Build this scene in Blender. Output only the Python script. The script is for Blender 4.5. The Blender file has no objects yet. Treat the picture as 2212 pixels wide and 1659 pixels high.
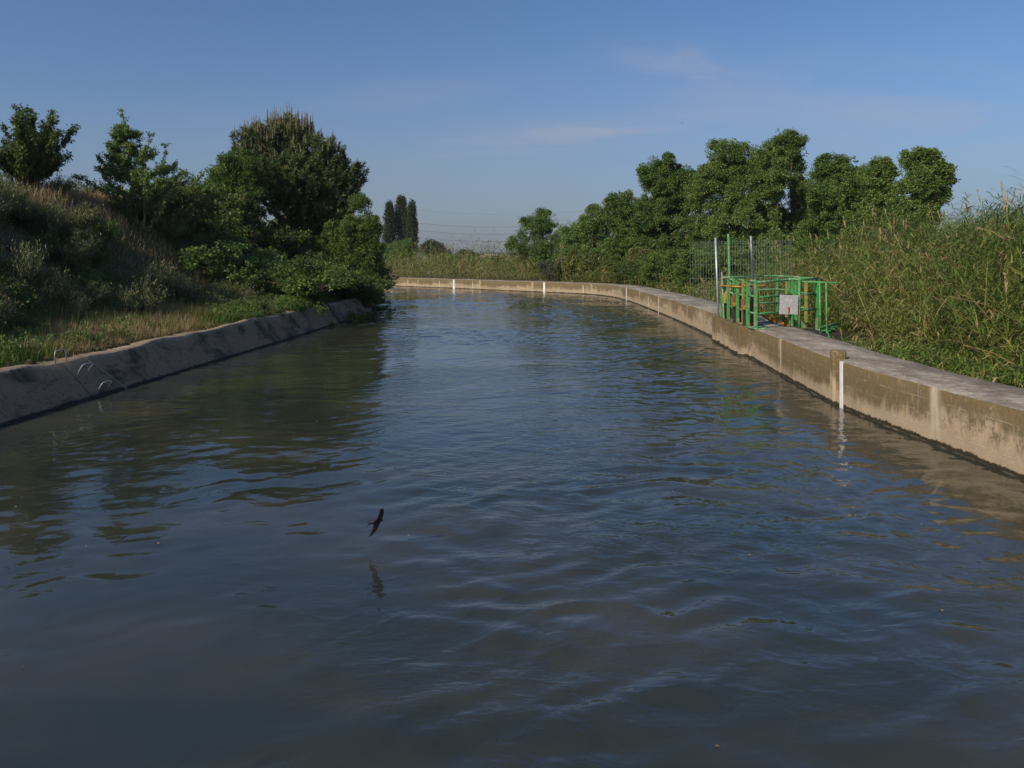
import bpy, math, random
import numpy as np
from mathutils import Vector, Matrix

R = math.radians
rng = np.random.default_rng(7)
random.seed(7)
scene = bpy.context.scene
col = scene.collection

# ------------------------------------------------------------------ survey helpers
F, CX, HY, HC = 1600.0, 1106.0, 560.0, 2.6      # lens and eye height used to survey the place
def at(px, py, Y):
    return Vector(((px - CX) * Y / F, Y, HC - (py - HY) * Y / F))

# ------------------------------------------------------------------ scene helpers
def tag(o, label=None, cat=None, group=None, kind=None):
    if label: o['label'] = label
    if cat: o['category'] = cat
    if group: o['group'] = group
    if kind: o['kind'] = kind
    return o

def empty(name, loc, rz=0.0):
    o = bpy.data.objects.new(name, None)
    o.location = loc
    o.rotation_euler = (0, 0, rz)
    o.empty_display_size = 0.2
    col.objects.link(o)
    return o

def link(name, me, mats, parent=None):
    o = bpy.data.objects.new(name, me)
    for m in (mats if isinstance(mats, (list, tuple)) else [mats]):
        if m is not None and m.name not in [s.name for s in me.materials if s]:
            me.materials.append(m)
    col.objects.link(o)
    if parent is not None:
        o.parent = parent
    return o

def np_mesh(name, V, faces_idx, face_n, tint=None, smooth=False):
    """V (n,3); faces_idx flat loop indices; face_n = verts per face (int or array)"""
    me = bpy.data.meshes.new(name)
    V = np.asarray(V, dtype=np.float32)
    faces_idx = np.asarray(faces_idx, dtype=np.int32).ravel()
    if np.isscalar(face_n):
        nf = len(faces_idx) // face_n
        starts = np.arange(nf, dtype=np.int32) * face_n
    else:
        fn = np.asarray(face_n, dtype=np.int32)
        nf = len(fn)
        starts = np.concatenate([[0], np.cumsum(fn)[:-1]]).astype(np.int32)
    me.vertices.add(len(V)); me.vertices.foreach_set('co', V.ravel())
    me.loops.add(len(faces_idx)); me.loops.foreach_set('vertex_index', faces_idx)
    me.polygons.add(nf); me.polygons.foreach_set('loop_start', starts)
    if smooth:
        me.polygons.foreach_set('use_smooth', np.ones(nf, dtype=bool))
    if tint is not None:
        a = me.attributes.new('tint', 'FLOAT', 'POINT')
        a.data.foreach_set('value', np.asarray(tint, dtype=np.float32))
    me.update(calc_edges=True)
    return me

class MB:
    """collects boxes, tubes and lathes; build() links them as ONE mesh object"""
    def __init__(s): s.v = []; s.f = []; s.m = []; s.sm = []
    def add(s, verts, faces, mi=0, smooth=False):
        b = len(s.v)
        s.v += [tuple(p) for p in verts]
        s.f += [tuple(b + i for i in f) for f in faces]
        s.m += [mi] * len(faces); s.sm += [smooth] * len(faces)
    def box(s, c, size, rot=None, mi=0, bev=0.0):
        c = Vector(c); hx, hy, hz = [k / 2 for k in size]
        M = rot if rot is not None else Matrix.Identity(3)
        b = min(bev, hx * .9, hy * .9, hz * .9)
        if b <= 0:
            P = [Vector((x, y, z)) for z in (-hz, hz) for y in (-hy, hy) for x in (-hx, hx)]
            s.add([c + M @ p for p in P], [(0, 2, 3, 1), (4, 5, 7, 6), (0, 1, 5, 4), (2, 6, 7, 3), (0, 4, 6, 2), (1, 3, 7, 5)], mi)
            return
        def ring(ix, iy, z):
            return [Vector((x, y, z)) for x, y in ((-hx + ix, -hy), (hx - ix, -hy), (hx, -hy + iy), (hx, hy - iy), (hx - ix, hy), (-hx + ix, hy), (-hx, hy - iy), (-hx, -hy + iy))]
        def ring_in(z):
            return [Vector((p.x * (hx - b) / hx, p.y * (hy - b) / hy, z)) for p in ring(b, b, z)]
        rs = [ring_in(-hz), ring(b, b, -hz + b), ring(b, b, hz - b), ring_in(hz)]
        V = [c + M @ p for r in rs for p in r]
        Fc = [tuple(range(7, -1, -1)), tuple(24 + i for i in range(8))]
        for k in range(3):
            for i in range(8):
                j = (i + 1) % 8
                Fc.append((k * 8 + i, k * 8 + j, (k + 1) * 8 + j, (k + 1) * 8 + i))
        s.add(V, Fc, mi)
    def tube(s, pts, radii, n=8, mi=0, smooth=True, cap=True):
        pts = [Vector(p) for p in pts]
        if not isinstance(radii, (list, tuple)): radii = [radii] * len(pts)
        V = []; Fc = []
        prev = None
        for i, p in enumerate(pts):
            if i == 0: t = pts[1] - pts[0]
            elif i == len(pts) - 1: t = pts[-1] - pts[-2]
            else: t = (pts[i + 1] - pts[i]).normalized() + (pts[i] - pts[i - 1]).normalized()
            if t.length < 1e-9: t = Vector((0, 0, 1))
            t.normalize()
            if prev is None:
                a = Vector((0, 0, 1)) if abs(t.z) < .9 else Vector((1, 0, 0))
                u = t.cross(a).normalized()
            else:
                u = (prev - t * prev.dot(t)).normalized()
            prev = u
            w = t.cross(u)
            for k in range(n):
                an = 2 * math.pi * k / n
                V.append(p + (u * math.cos(an) + w * math.sin(an)) * radii[i])
        for i in range(len(pts) - 1):
            for k in range(n):
                j = (k + 1) % n
                Fc.append((i * n + k, i * n + j, (i + 1) * n + j, (i + 1) * n + k))
        if cap:
            Fc.append(tuple(range(n - 1, -1, -1)))
            Fc.append(tuple((len(pts) - 1) * n + k for k in range(n)))
        s.add(V, Fc, mi, smooth)
    def beam(s, a, b, w, h, mi=0, up=Vector((0, 0, 1))):
        a = Vector(a); b = Vector(b); d = b - a; L = d.length; d.normalize()
        side = d.cross(up)
        if side.length < 1e-5: side = Vector((1, 0, 0))
        side.normalize(); u2 = side.cross(d).normalized()
        M = Matrix((side, d, u2)).transposed()
        s.box((a + b) / 2, (w, L, h), M, mi, bev=min(w, h) * .12)
    def build(s, name, mats, parent=None, origin=None):
        me = bpy.data.meshes.new(name)
        V = s.v
        if parent is not None and origin is None:
            origin = parent.location
        if origin is not None:
            o = Vector(origin); V = [tuple(Vector(p) - o) for p in V]
        me.from_pydata(V, [], s.f)
        me.polygons.foreach_set('material_index', s.m)
        me.polygons.foreach_set('use_smooth', s.sm)
        me.update()
        ob = link(name, me, mats, parent)
        if parent is None and origin is not None: ob.location = origin
        return ob

# ------------------------------------------------------------------ node helpers
class NT:
    def __init__(s, name):
        s.mat = bpy.data.materials.new(name); s.mat.use_nodes = True
        s.t = s.mat.node_tree; s.t.nodes.clear()
        s.out = s.n('ShaderNodeOutputMaterial')
    def n(s, typ, **kw):
        nd = s.t.nodes.new(typ)
        for k, v in kw.items():
            if k.startswith('i_'):
                key = k[2:]
                key = int(key) if key.isdigit() else key.replace('_', ' ')
                s.set(nd.inputs[key], v)
            else: setattr(nd, k, v)
        return nd
    def set(s, sock, v):
        if isinstance(v, bpy.types.NodeSocket): s.t.links.new(v, sock)
        elif isinstance(v, bpy.types.Node): s.t.links.new(v.outputs[0], sock)
        else:
            if isinstance(v, (tuple, list)) and len(v) == 3 and sock.type == 'RGBA': v = (*v, 1)
            sock.default_value = v
    def math(s, op, a, b=0.5, c=None, clamp=False):
        m = s.n('ShaderNodeMath', operation=op, use_clamp=clamp)
        s.set(m.inputs[0], a); s.set(m.inputs[1], b)
        if c is not None: s.set(m.inputs[2], c)
        return m.outputs[0]
    def mix(s, f, a, b, blend='MIX'):
        m = s.n('ShaderNodeMix', data_type='RGBA', blend_type=blend)
        s.set(m.inputs[0], f); s.set(m.inputs[6], a); s.set(m.inputs[7], b)
        return m.outputs[2]
    def mapr(s, v, a, b, c=0., d=1., smooth=True):
        m = s.n('ShaderNodeMapRange', interpolation_type='SMOOTHSTEP' if smooth else 'LINEAR')
        s.set(m.inputs[0], v); m.inputs[1].default_value = a; m.inputs[2].default_value = b
        m.inputs[3].default_value = c; m.inputs[4].default_value = d
        return m.outputs[0]
    def noise(s, vec, scale, detail=4., rough=.55, dist=0., col=False):
        m = s.n('ShaderNodeTexNoise'); s.set(m.inputs['Vector'], vec)
        m.inputs['Scale'].default_value = scale; m.inputs['Detail'].default_value = detail
        m.inputs['Roughness'].default_value = rough; m.inputs['Distortion'].default_value = dist
        return m.outputs[1 if col else 0]
    def mapping(s, vec, scale=(1, 1, 1), rot=(0, 0, 0), loc=(0, 0, 0)):
        m = s.n('ShaderNodeMapping'); s.set(m.inputs[0], vec)
        m.inputs['Scale'].default_value = scale; m.inputs['Rotation'].default_value = rot
        m.inputs['Location'].default_value = loc
        return m.outputs[0]
    def ramp(s, v, stops):
        m = s.n('ShaderNodeValToRGB'); s.set(m.inputs[0], v)
        e = m.color_ramp.elements
        while len(e) < len(stops): e.new(.5)
        for k, (p, c) in enumerate(stops):
            e[k].position = p; e[k].color = (*c, 1)
        return m.outputs[0]
    def bump(s, h, strength=.3, dist=.02):
        m = s.n('ShaderNodeBump'); s.set(m.inputs['Height'], h)
        m.inputs['Strength'].default_value = strength; m.inputs['Distance'].default_value = dist
        return m.outputs[0]
    def principled(s, colr, rough=.8, spec=.3, metal=0., normal=None, **kw):
        p = s.n('ShaderNodeBsdfPrincipled')
        s.set(p.inputs['Base Color'], colr); s.set(p.inputs['Roughness'], rough)
        s.set(p.inputs['Specular IOR Level'], spec); s.set(p.inputs['Metallic'], metal)
        if normal is not None: s.set(p.inputs['Normal'], normal)
        for k, v in kw.items(): s.set(p.inputs[k.replace('_', ' ')], v)
        return p.outputs[0]
    def done(s, sh):
        s.t.links.new(sh, s.out.inputs['Surface']); return s.mat
    def geo(s): return s.n('ShaderNodeNewGeometry').outputs['Position']
    def obj(s): return s.n('ShaderNodeTexCoord').outputs['Object']
    def uv(s): return s.n('ShaderNodeTexCoord').outputs['UV']

def leaf_mat(name, stops, trans=.28, rough=.55, spec=.25):
    m = NT(name)
    t = m.n('ShaderNodeAttribute', attribute_name='tint').outputs['Fac']
    c = m.ramp(t, stops)
    p = m.principled(c, rough, spec)
    tr = m.n('ShaderNodeBsdfTranslucent')
    m.set(tr.inputs[0], m.mix(.5, c, (.10, .16, .02)))
    mx = m.n('ShaderNodeMixShader'); mx.inputs[0].default_value = trans
    m.t.links.new(p, mx.inputs[1]); m.t.links.new(tr.outputs[0], mx.inputs[2])
    return m.done(mx.outputs[0])

def paint_mat(name, colr, worn, wear=.5, rough=.45, scale=9., metal=0.):
    m = NT(name); o = m.obj()
    n = m.noise(o, scale, 6, .65)
    n2 = m.noise(o, scale * .3, 3)
    f = m.mapr(m.math('ADD', n, m.math('MULTIPLY', n2, .5)), 1.0 - wear * .5, 1.12 - wear * .5)
    c = m.mix(m.mapr(n2, .3, .7), colr, tuple(k * .72 for k in colr))
    c = m.mix(f, c, worn)
    return m.done(m.principled(c, m.mix(f, (rough,) * 3, (.85,) * 3), .4, metal, m.bump(n, .15, .004)))

# ------------------------------------------------------------------ materials
M = {}
M['leaf_ash'] = leaf_mat('ash_leaves', [(0, (.038, .085, .018)), (.35, (.082, .150, .030)), (.75, (.140, .208, .042)), (1, (.22, .25, .07))])
M['leaf_bright'] = leaf_mat('fresh_leaves', [(0, (.044, .095, .020)), (.45, (.105, .182, .040)), (1, (.190, .270, .070))])
M['leaf_olive'] = leaf_mat('olive_leaves', [(0, (.062, .088, .020)), (.6, (.115, .140, .034)), (1, (.19, .20, .07))])
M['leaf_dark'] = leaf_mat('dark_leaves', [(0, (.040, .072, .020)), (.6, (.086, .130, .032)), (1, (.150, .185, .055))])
M['leaf_poplar'] = leaf_mat('poplar_leaves', [(0, (.028, .046, .022)), (.6, (.050, .070, .034)), (1, (.080, .095, .048))], .18)
M['leaf_grey'] = leaf_mat('grey_leaves', [(0, (.050, .060, .040)), (.6, (.085, .095, .065)), (1, (.13, .14, .10))])
M['needles'] = leaf_mat('pine_needles', [(0, (.042, .062, .022)), (.6, (.110, .145, .048)), (.93, (.170, .195, .068)), (1, (.26, .14, .05))], .15)
M['candle'] = leaf_mat('pine_shoots', [(0, (.17, .15, .065)), (.5, (.29, .23, .12)), (1, (.42, .33, .20))], .1)
M['scrub'] = leaf_mat('scrub_leaves', [(0, (.070, .068, .034)), (.35, (.135, .128, .062)), (.60, (.130, .155, .056)), (.80, (.110, .155, .046)), (1, (.30, .25, .16))], .15)
M['grass'] = leaf_mat('grass_blades', [(0, (.060, .115, .018)), (.40, (.125, .190, .032)), (.58, (.24, .220, .064)), (.78, (.32, .215, .115)), (1, (.40, .30, .18))], .25)
M['reed'] = leaf_mat('reed_blades', [(0, (.055, .095, .018)), (.40, (.125, .190, .036)), (.66, (.270, .270, .066)), (.80, (.31, .255, .095)), (.92, (.44, .325, .165)), (1, (.46, .30, .18))], .25)
def bark(name, a, b):
    m = NT(name); o = m.obj()
    n = m.noise(m.mapping(o, (6, 6, 1.2)), 2., 6, .65)
    return m.done(m.principled(m.mix(m.mapr(n, .35, .65), a, b), .9, .15, 0, m.bump(n, .5, .03)))
M['bark'] = bark('brown_bark', (.06, .045, .032), (.13, .10, .075))
M['bark_pale'] = bark('pale_bark', (.16, .12, .085), (.32, .26, .19))
M['bark_pine'] = bark('pine_bark', (.10, .065, .045), (.24, .15, .10))

def mat_wall_face():
    m = NT('stained_concrete_face'); uv = m.uv()
    sx = m.n('ShaderNodeSeparateXYZ'); m.set(sx.inputs[0], uv)
    u, v = sx.outputs[0], sx.outputs[1]
    big = m.noise(m.mapping(uv, (.33, .5, 1)), 1., 5, .62)
    streak = m.noise(m.mapping(uv, (7., .9, 1)), 1., 5, .65)
    fine = m.noise(m.mapping(uv, (14., 9, 1)), 1., 6, .7)
    blot = m.noise(m.mapping(uv, (2.2, 2.6, 1)), 1., 5, .65)
    base = m.mix(m.mapr(blot, .35, .65), (.45, .33, .20), (.35, .262, .168))
    base = m.mix(m.mapr(fine, .52, .72, 0, .6), base, (.50, .42, .32))
    pu = m.math('DIVIDE', m.math('ADD', u, m.math('MULTIPLY', blot, .02)), 6.3)
    wn = m.n('ShaderNodeTexWhiteNoise', noise_dimensions='1D'); m.set(wn.inputs['W'], m.math('FLOOR', pu))
    wn2 = m.n('ShaderNodeTexWhiteNoise', noise_dimensions='1D'); m.set(wn2.inputs['W'], m.math('ADD', m.math('FLOOR', pu), 31.7))
    base = m.mix(m.math('MULTIPLY', wn.outputs[0], .45), base, (.30, .25, .185))
    # dirt that ran down from the coping
    s = m.math('ADD', m.math('MULTIPLY', v, .95), m.math('MULTIPLY', streak, .70))
    s = m.math('ADD', s, m.math('MULTIPLY_ADD', big, 1.5, -.45))
    s = m.math('ADD', s, m.math('MULTIPLY', fine, .20))
    s = m.math('ADD', s, m.math('MULTIPLY_ADD', wn2.outputs[0], .34, -.12))
    st = m.mapr(s, .95, 1.28, 0, .90)
    stain = m.mix(m.mapr(blot, .4, .6), (.105, .078, .034), (.145, .105, .050))
    stain = m.mix(m.mapr(v, .50, .8, 0, .6), stain, (.150, .108, .030))
    grit = m.noise(m.mapping(uv, (26., 16., 1), loc=(9, 1, 0)), 1., 5, .75)
    stain = m.mix(m.mapr(grit, .50, .66, 0, .75), stain, (.060, .044, .024))
    stain = m.mix(m.mapr(m.noise(m.mapping(uv, (15., 6., 1), loc=(2, 8, 0)), 1., 5, .75), .56, .68, 0, .75), stain, (.33, .27, .17))
    c = m.mix(st, base, stain)
    b2 = m.math('ADD', m.math('MULTIPLY', blot, .5), m.math('MULTIPLY', fine, .6))
    c = m.mix(m.math('MULTIPLY', m.mapr(b2, .53, .64, 0, .85), m.mapr(v, .15, .4)), c, (.125, .095, .060))
    c = m.mix(m.mapr(m.noise(m.mapping(uv, (38., 30., 1)), 1., 3, .7), .52, .70, 0, .5), c, (.13, .10, .065))
    # lime streaks
    lm = m.mapr(m.noise(m.mapping(uv, (11., 1.1, 1), loc=(3, 7, 0)), 1., 5, .75), .60, .70, 0, .6)
    c = m.mix(lm, c, (.52, .47, .40))
    fr_ = m.math('FRACT', pu)
    jl = m.mapr(m.math('ABSOLUTE', m.math('SUBTRACT', fr_, .5)), .4965, .4985, 0, .75)
    c = m.mix(jl, c, (.10, .08, .055))
    c = m.mix(m.math('MULTIPLY', m.mapr(m.math('ABSOLUTE', m.math('SUBTRACT', fr_, .5)), .470, .494, 0, .8), m.mapr(streak, .4, .6)), c, (.46, .38, .27))
    # wet band and algae at the water line
    wl = m.math('ADD', v, m.math('MULTIPLY', fine, -.14))
    wl = m.math('ADD', wl, m.math('MULTIPLY', blot, -.10))
    c = m.mix(m.mapr(wl, .0, .22, .40, 0), c, (.30, .245, .175))
    c = m.mix(m.mapr(wl, -.065, -.045, 1, 0), c, (.034, .028, .015))
    # board marks
    bd = m.n('ShaderNodeTexWave', wave_type='BANDS', bands_direction='Y')
    m.set(bd.inputs['Vector'], uv); bd.inputs['Scale'].default_value = 1.55; bd.inputs['Distortion'].default_value = .25
    lines = m.mapr(bd.outputs['Fac'], 0., .035, 1, 0)
    lines = m.math('MULTIPLY', lines, m.mapr(m.noise(m.mapping(uv, (1.7, 5, 1)), 1., 4, .7), .45, .6))
    c = m.mix(m.math('MULTIPLY', lines, .40), c, (.40, .33, .23))
    h = m.math('SUBTRACT', m.math('ADD', fine, m.math('MULTIPLY', blot, .7)), m.math('MULTIPLY', lines, .4))
    return m.done(m.principled(c, .9, .2, 0, m.bump(h, .5, .02)))

def mat_wall_top():
    m = NT('weathered_concrete_top'); g = m.geo()
    a = m.noise(m.mapping(g, (1, .55, 1)), 1.3, 6, .68, .3)
    b = m.noise(m.mapping(g, (1, 1.6, 1)), 7., 7, .82)
    d = m.noise(g, 30., 5, .8)
    f = m.math('ADD', m.math('MULTIPLY', a, .55), m.math('MULTIPLY', b, .60))
    c = m.ramp(m.mapr(f, .40, .76, smooth=False), [(0, (.120, .094, .078)), (.36, (.225, .186, .142)), (.55, (.34, .292, .228)), (.76, (.50, .445, .365)), (1, (.64, .585, .50))])
    c = m.mix(m.mapr(d, .52, .68, 0, .75), c, (.095, .075, .060))
    c = m.mix(m.mapr(d, .32, .45, .6, 0), c, (.55, .49, .43))
    return m.done(m.principled(c, .92, .2, 0, m.bump(m.math('ADD', b, d), .5, .012)))

def mat_lining():
    m = NT('old_lining_concrete'); uv = m.uv()
    sx = m.n('ShaderNodeSeparateXYZ'); m.set(sx.inputs[0], uv); v = sx.outputs[1]
    st = m.noise(m.mapping(uv, (2.3, .32, 1)), 1., 6, .70, .3)
    bl = m.noise(m.mapping(uv, (.8, 1.4, 1), loc=(4, 2, 0)), 1., 5, .62, .6)
    fi = m.noise(m.mapping(uv, (9, 9, 1)), 1., 6, .7)
    c = m.mix(m.mapr(st, .38, .62), (.052, .039, .028), (.135, .102, .072))
    c = m.mix(m.mapr(m.math('ADD', bl, m.math('MULTIPLY', fi, .22)), .49, .64, 0, .8), c, (.33, .23, .135))
    c = m.mix(m.mapr(fi, .50, .68, 0, .7), c, (.050, .042, .034))
    c = m.mix(m.mapr(m.noise(m.mapping(uv, (22, 14, 1)), 1., 4, .75), .55, .7, 0, .4), c, (.30, .25, .19))
    jt = m.n('ShaderNodeTexWave', wave_type='BANDS', bands_direction='X'); m.set(jt.inputs['Vector'], uv)
    jt.inputs['Scale'].default_value = .105; jt.inputs['Distortion'].default_value = .06
    c = m.mix(m.mapr(jt.outputs['Fac'], 0., .0008, .45, 0), c, (.028, .024, .02))
    c = m.mix(m.mapr(m.math('ADD', v, m.math('MULTIPLY', fi, -.12)), -.02, .03, 1, 0), c, (.03, .028, .02))
    c = m.mix(m.mapr(m.math('ADD', m.math('ADD', v, m.math('MULTIPLY', fi, .30)), m.math('MULTIPLY', bl, .25)), 1.13, 1.22, 0, .8), c, m.mix(m.mapr(fi, .4, .6), (.22, .165, .11), (.44, .345, .235)))
    return m.done(m.principled(c, .9, .2, 0, m.bump(m.math('ADD', fi, bl), .5, .02)))

def mat_ground():
    m = NT('earth_and_turf'); g = m.geo()
    a = m.noise(g, .35, 6, .6); b = m.noise(g, 3., 6, .7); d = m.noise(g, 16., 4, .7)
    c = m.ramp(m.math('ADD', m.math('MULTIPLY', a, .6), m.math('MULTIPLY', b, .4)),
               [(.32, (.050, .050, .020)), (.47, (.085, .075, .034)), (.56, (.130, .098, .058)), (.68, (.20, .145, .095))])
    c = m.mix(m.mapr(d, .5, .75, 0, .6), c, (.045, .040, .022))
    return m.done(m.principled(c, .95, .1, 0, m.bump(m.math('ADD', b, d), .8, .05)))

def mat_water():
    m = NT('murky_canal_water'); g = m.geo()
    sx = m.n('ShaderNodeSeparateXYZ'); m.set(sx.inputs[0], g)
    mask = m.math('ADD', m.noise(m.mapping(g, (.20, .13, 1)), 1., 3, .6, .9), m.mapr(sx.outputs[0], -7., 3., -.08, .08))
    mask = m.mapr(mask, .42, .62)
    warp = m.noise(g, .6, 2, .5, col=True)
    gw = m.n('ShaderNodeVectorMath', operation='MULTIPLY_ADD')
    m.set(gw.inputs[0], warp); gw.inputs[1].default_value = (.7, .7, 0); m.set(gw.inputs[2], g)
    gw = gw.outputs[0]
    mid = m.noise(m.mapping(gw, (3.2, 5.2, 1), rot=(0, 0, -.25)), 1., 2, .5, .4)
    fine = m.noise(m.mapping(gw, (9., 15, 1), rot=(0, 0, .2)), 1., 2.5, .55, .3)
    h = m.math('MULTIPLY', mid, m.math('MULTIPLY_ADD', mask, .015, .003))
    h = m.math('ADD', h, m.math('MULTIPLY', fine, m.math('MULTIPLY_ADD', mask, .0048, .0007)))
    bp = m.n('ShaderNodeBump'); m.set(bp.inputs['Height'], h)
    bp.inputs['Strength'].default_value = 1.; bp.inputs['Distance'].default_value = 1.0
    silt = m.noise(m.mapping(gw, (.3, .5, 1)), 1., 4, .6)
    c = m.mix(m.mapr(silt, .38, .66), (.026, .033, .027), (.050, .048, .032))
    return m.done(m.principled(c, .035, .5, 0, bp.outputs[0], IOR=1.55))

M['wall'] = mat_wall_face(); M['wall_top'] = mat_wall_top(); M['lining'] = mat_lining()
M['ground'] = mat_ground(); M['water'] = mat_water()
M['green'] = paint_mat('green_paint', (.055, .29, .070), (.22, .24, .13), .48)
M['green_worn'] = paint_mat('worn_green_rail_paint', (.065, .30, .085), (.32, .36, .26), .52)
M['green_yellow'] = paint_mat('yellowed_green_paint', (.16, .25, .05), (.30, .24, .06), .7)
M['yellow'] = paint_mat('yellow_paint', (.50, .25, .02), (.20, .085, .025), .65)
M['rust'] = paint_mat('rusty_ochre_iron', (.33, .17, .05), (.14, .055, .022), .7, .8)
M['rust_dark'] = paint_mat('dark_gate_iron', (.030, .028, .020), (.07, .045, .022), .5, .7)
M['galv'] = paint_mat('galvanised_steel', (.52, .55, .60), (.35, .36, .38), .35, .4, 14., .35)
M['sleeve'] = paint_mat('dark_sleeve', (.045, .050, .062), (.08, .08, .085), .3, .6)
M['grey_bar'] = paint_mat('grey_weathered_bar', (.32, .29, .25), (.20, .17, .13), .5, .8)
M['plate'] = paint_mat('speckled_zinc_plate', (.40, .40, .40), (.52, .52, .52), .6, .6, 38.)
M['red'] = paint_mat('red_paint_mark', (.33, .035, .02), (.22, .05, .03), .4)
M['white'] = paint_mat('white_paint', (.74, .72, .70), (.52, .45, .35), .22, .7, 6.)
M['white_old'] = paint_mat('old_white_paint', (.62, .58, .52), (.40, .32, .22), .6, .8, 5.)
M['wire'] = paint_mat('green_grey_wire', (.16, .22, .17), (.25, .26, .24), .5)
M['cable'] = paint_mat('cable_aluminium', (.12, .12, .13), (.10, .10, .11), .3)
M['bird'] = paint_mat('swallow_plumage', (.020, .020, .028), (.09, .055, .035), .5, .6, 22.)
M['pit_shade'] = paint_mat('pit_shade_concrete', (.035, .03, .025), (.02, .018, .015), .4, .9)  # near-black colour stands in for the shade inside the shaft

# ------------------------------------------------------------------ canal lines
def smooth_line(pts, step=.5, it=3):
    P = np.array(pts, float)
    for _ in range(it):
        Q = np.empty((2 * len(P) - 2, 2))
        Q[0::2] = .75 * P[:-1] + .25 * P[1:]; Q[1::2] = .25 * P[:-1] + .75 * P[1:]
        P = np.vstack([P[:1], Q, P[-1:]])
    s = np.concatenate([[0], np.cumsum(np.linalg.norm(np.diff(P, axis=0), axis=1))])
    t = np.arange(0, s[-1], step)
    return np.stack([np.interp(t, s, P[:, 0]), np.interp(t, s, P[:, 1])], 1)

LL = smooth_line([(-8.2, -40), (-8.1, 0), (-8.0, 8), (-7.95, 12), (-7.75, 15), (-7.52, 19), (-7.3, 23), (-7.05, 29), (-6.85, 35), (-7.3, 41), (-9.4, 48), (-13, 54), (-20, 60), (-40, 72), (-90, 100)])
RL = smooth_line([(6.2, -40), (6.15, 0), (6.1, 7), (5.98, 10), (5.72, 12.9), (5.98, 16.2), (6.35, 20.2), (6.65, 24), (6.95, 30), (7.15, 37), (7.25, 45), (7.0, 51), (5.6, 55.2), (2.4, 58.0), (-5.2, 66), (-11.7, 72), (-14.5, 75), (-30, 88), (-90, 128)])

def line_frame(L):
    T = np.gradient(L, axis=0); T /= np.linalg.norm(T, axis=1)[:, None]
    N = np.stack([T[:, 1], -T[:, 0]], 1)     # to the right of travel
    s = np.concatenate([[0], np.cumsum(np.linalg.norm(np.diff(L, axis=0), axis=1))])
    return T, N, s
LT, LN, LS = line_frame(LL)
RT, RN, RS = line_frame(RL)

def sdist(L, N, x, y):
    """signed distance to the line, + to the right of travel"""
    x = np.asarray(x, float).ravel(); y = np.asarray(y, float).ravel()
    out = np.empty(len(x)); idx = np.empty(len(x), int)
    for k in range(0, len(x), 20000):
        dx = x[k:k + 20000, None] - L[None, :, 0]; dy = y[k:k + 20000, None] - L[None, :, 1]
        d2 = dx * dx + dy * dy
        i = d2.argmin(1); r = np.arange(len(i))
        sg = np.sign(dx[r, i] * N[i, 0] + dy[r, i] * N[i, 1])
        out[k:k + 20000] = np.sqrt(d2[r, i]) * sg; idx[k:k + 20000] = i
    return out, idx

def vnoise(x, y, f, seed=0):
    """cheap smooth value noise"""
    r = np.random.default_rng(seed); tab = r.random((64, 64))
    X = x * f; Y = y * f
    i = np.floor(X).astype(int); j = np.floor(Y).astype(int); u = X - i; v = Y - j
    u = u * u * (3 - 2 * u); v = v * v * (3 - 2 * v)
    g = lambda a, b: tab[a % 64, b % 64]
    return (g(i, j) * (1 - u) + g(i + 1, j) * u) * (1 - v) + (g(i, j + 1) * (1 - u) + g(i + 1, j + 1) * u) * v

def smooth(a, b, x):
    t = np.clip((x - a) / (b - a), 0, 1); return t * t * (3 - 2 * t)

def wall_thick(y): return 1.28 + .42 * smooth(20, 34, np.asarray(y, float))

def hfun(x, y, ret=False):
    x = np.asarray(x, float).ravel(); y = np.asarray(y, float).ravel()
    far = np.hypot(x, y) > 260
    dl, il = sdist(LL, LN, x, y); dr, ir = sdist(RL, RN, x, y)
    dl = -dl
    z = np.full(len(x), .3)
    # left embankment
    n1 = vnoise(x, y, .22, 1) - .5; n2 = vnoise(x, y, .9, 2) - .5
    left = dl > 0
    crest = 4.75 + .5 * n1
    zl = .66 + .05 * np.clip(dl - .7, 0, 2) + (crest - .75) * smooth(2.6, 9.6, dl) * 1.0
    zl = zl + (n1 * .5 + n2 * .22) * smooth(1.2, 4, dl)
    zl = zl - (crest - 1.0) * smooth(20, 40, dl)
    z = np.where(left, zl, z)
    z = np.where(left & (dl < .75), -1.3 + (.66 + 1.3 - .05) * smooth(.45, .75, dl), z)
    right = dr > 0
    k = 1 - .85 * smooth(26, 48, y)
    t = dr - wall_thick(y)
    zr = .25 + k * 2.15 * smooth(.3, 6.5, t) - k * 1.4 * smooth(14, 30, t) + n1 * .4 * smooth(.5, 3, t) + n2 * .12 * smooth(.3, 1, t)
    z = np.where(right, np.where(t < -.05, -1.3 + 1.0 * smooth(-1.0, -.05, t), zr), z)
    water = (dl <= 0) & (dr <= 0)
    z = np.where(water, -1.4, z)
    z = np.where(far, .2, z)
    if ret: return z, dl, dr
    return z

def ground_z(x, y): return float(hfun([x], [y])[0])

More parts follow.
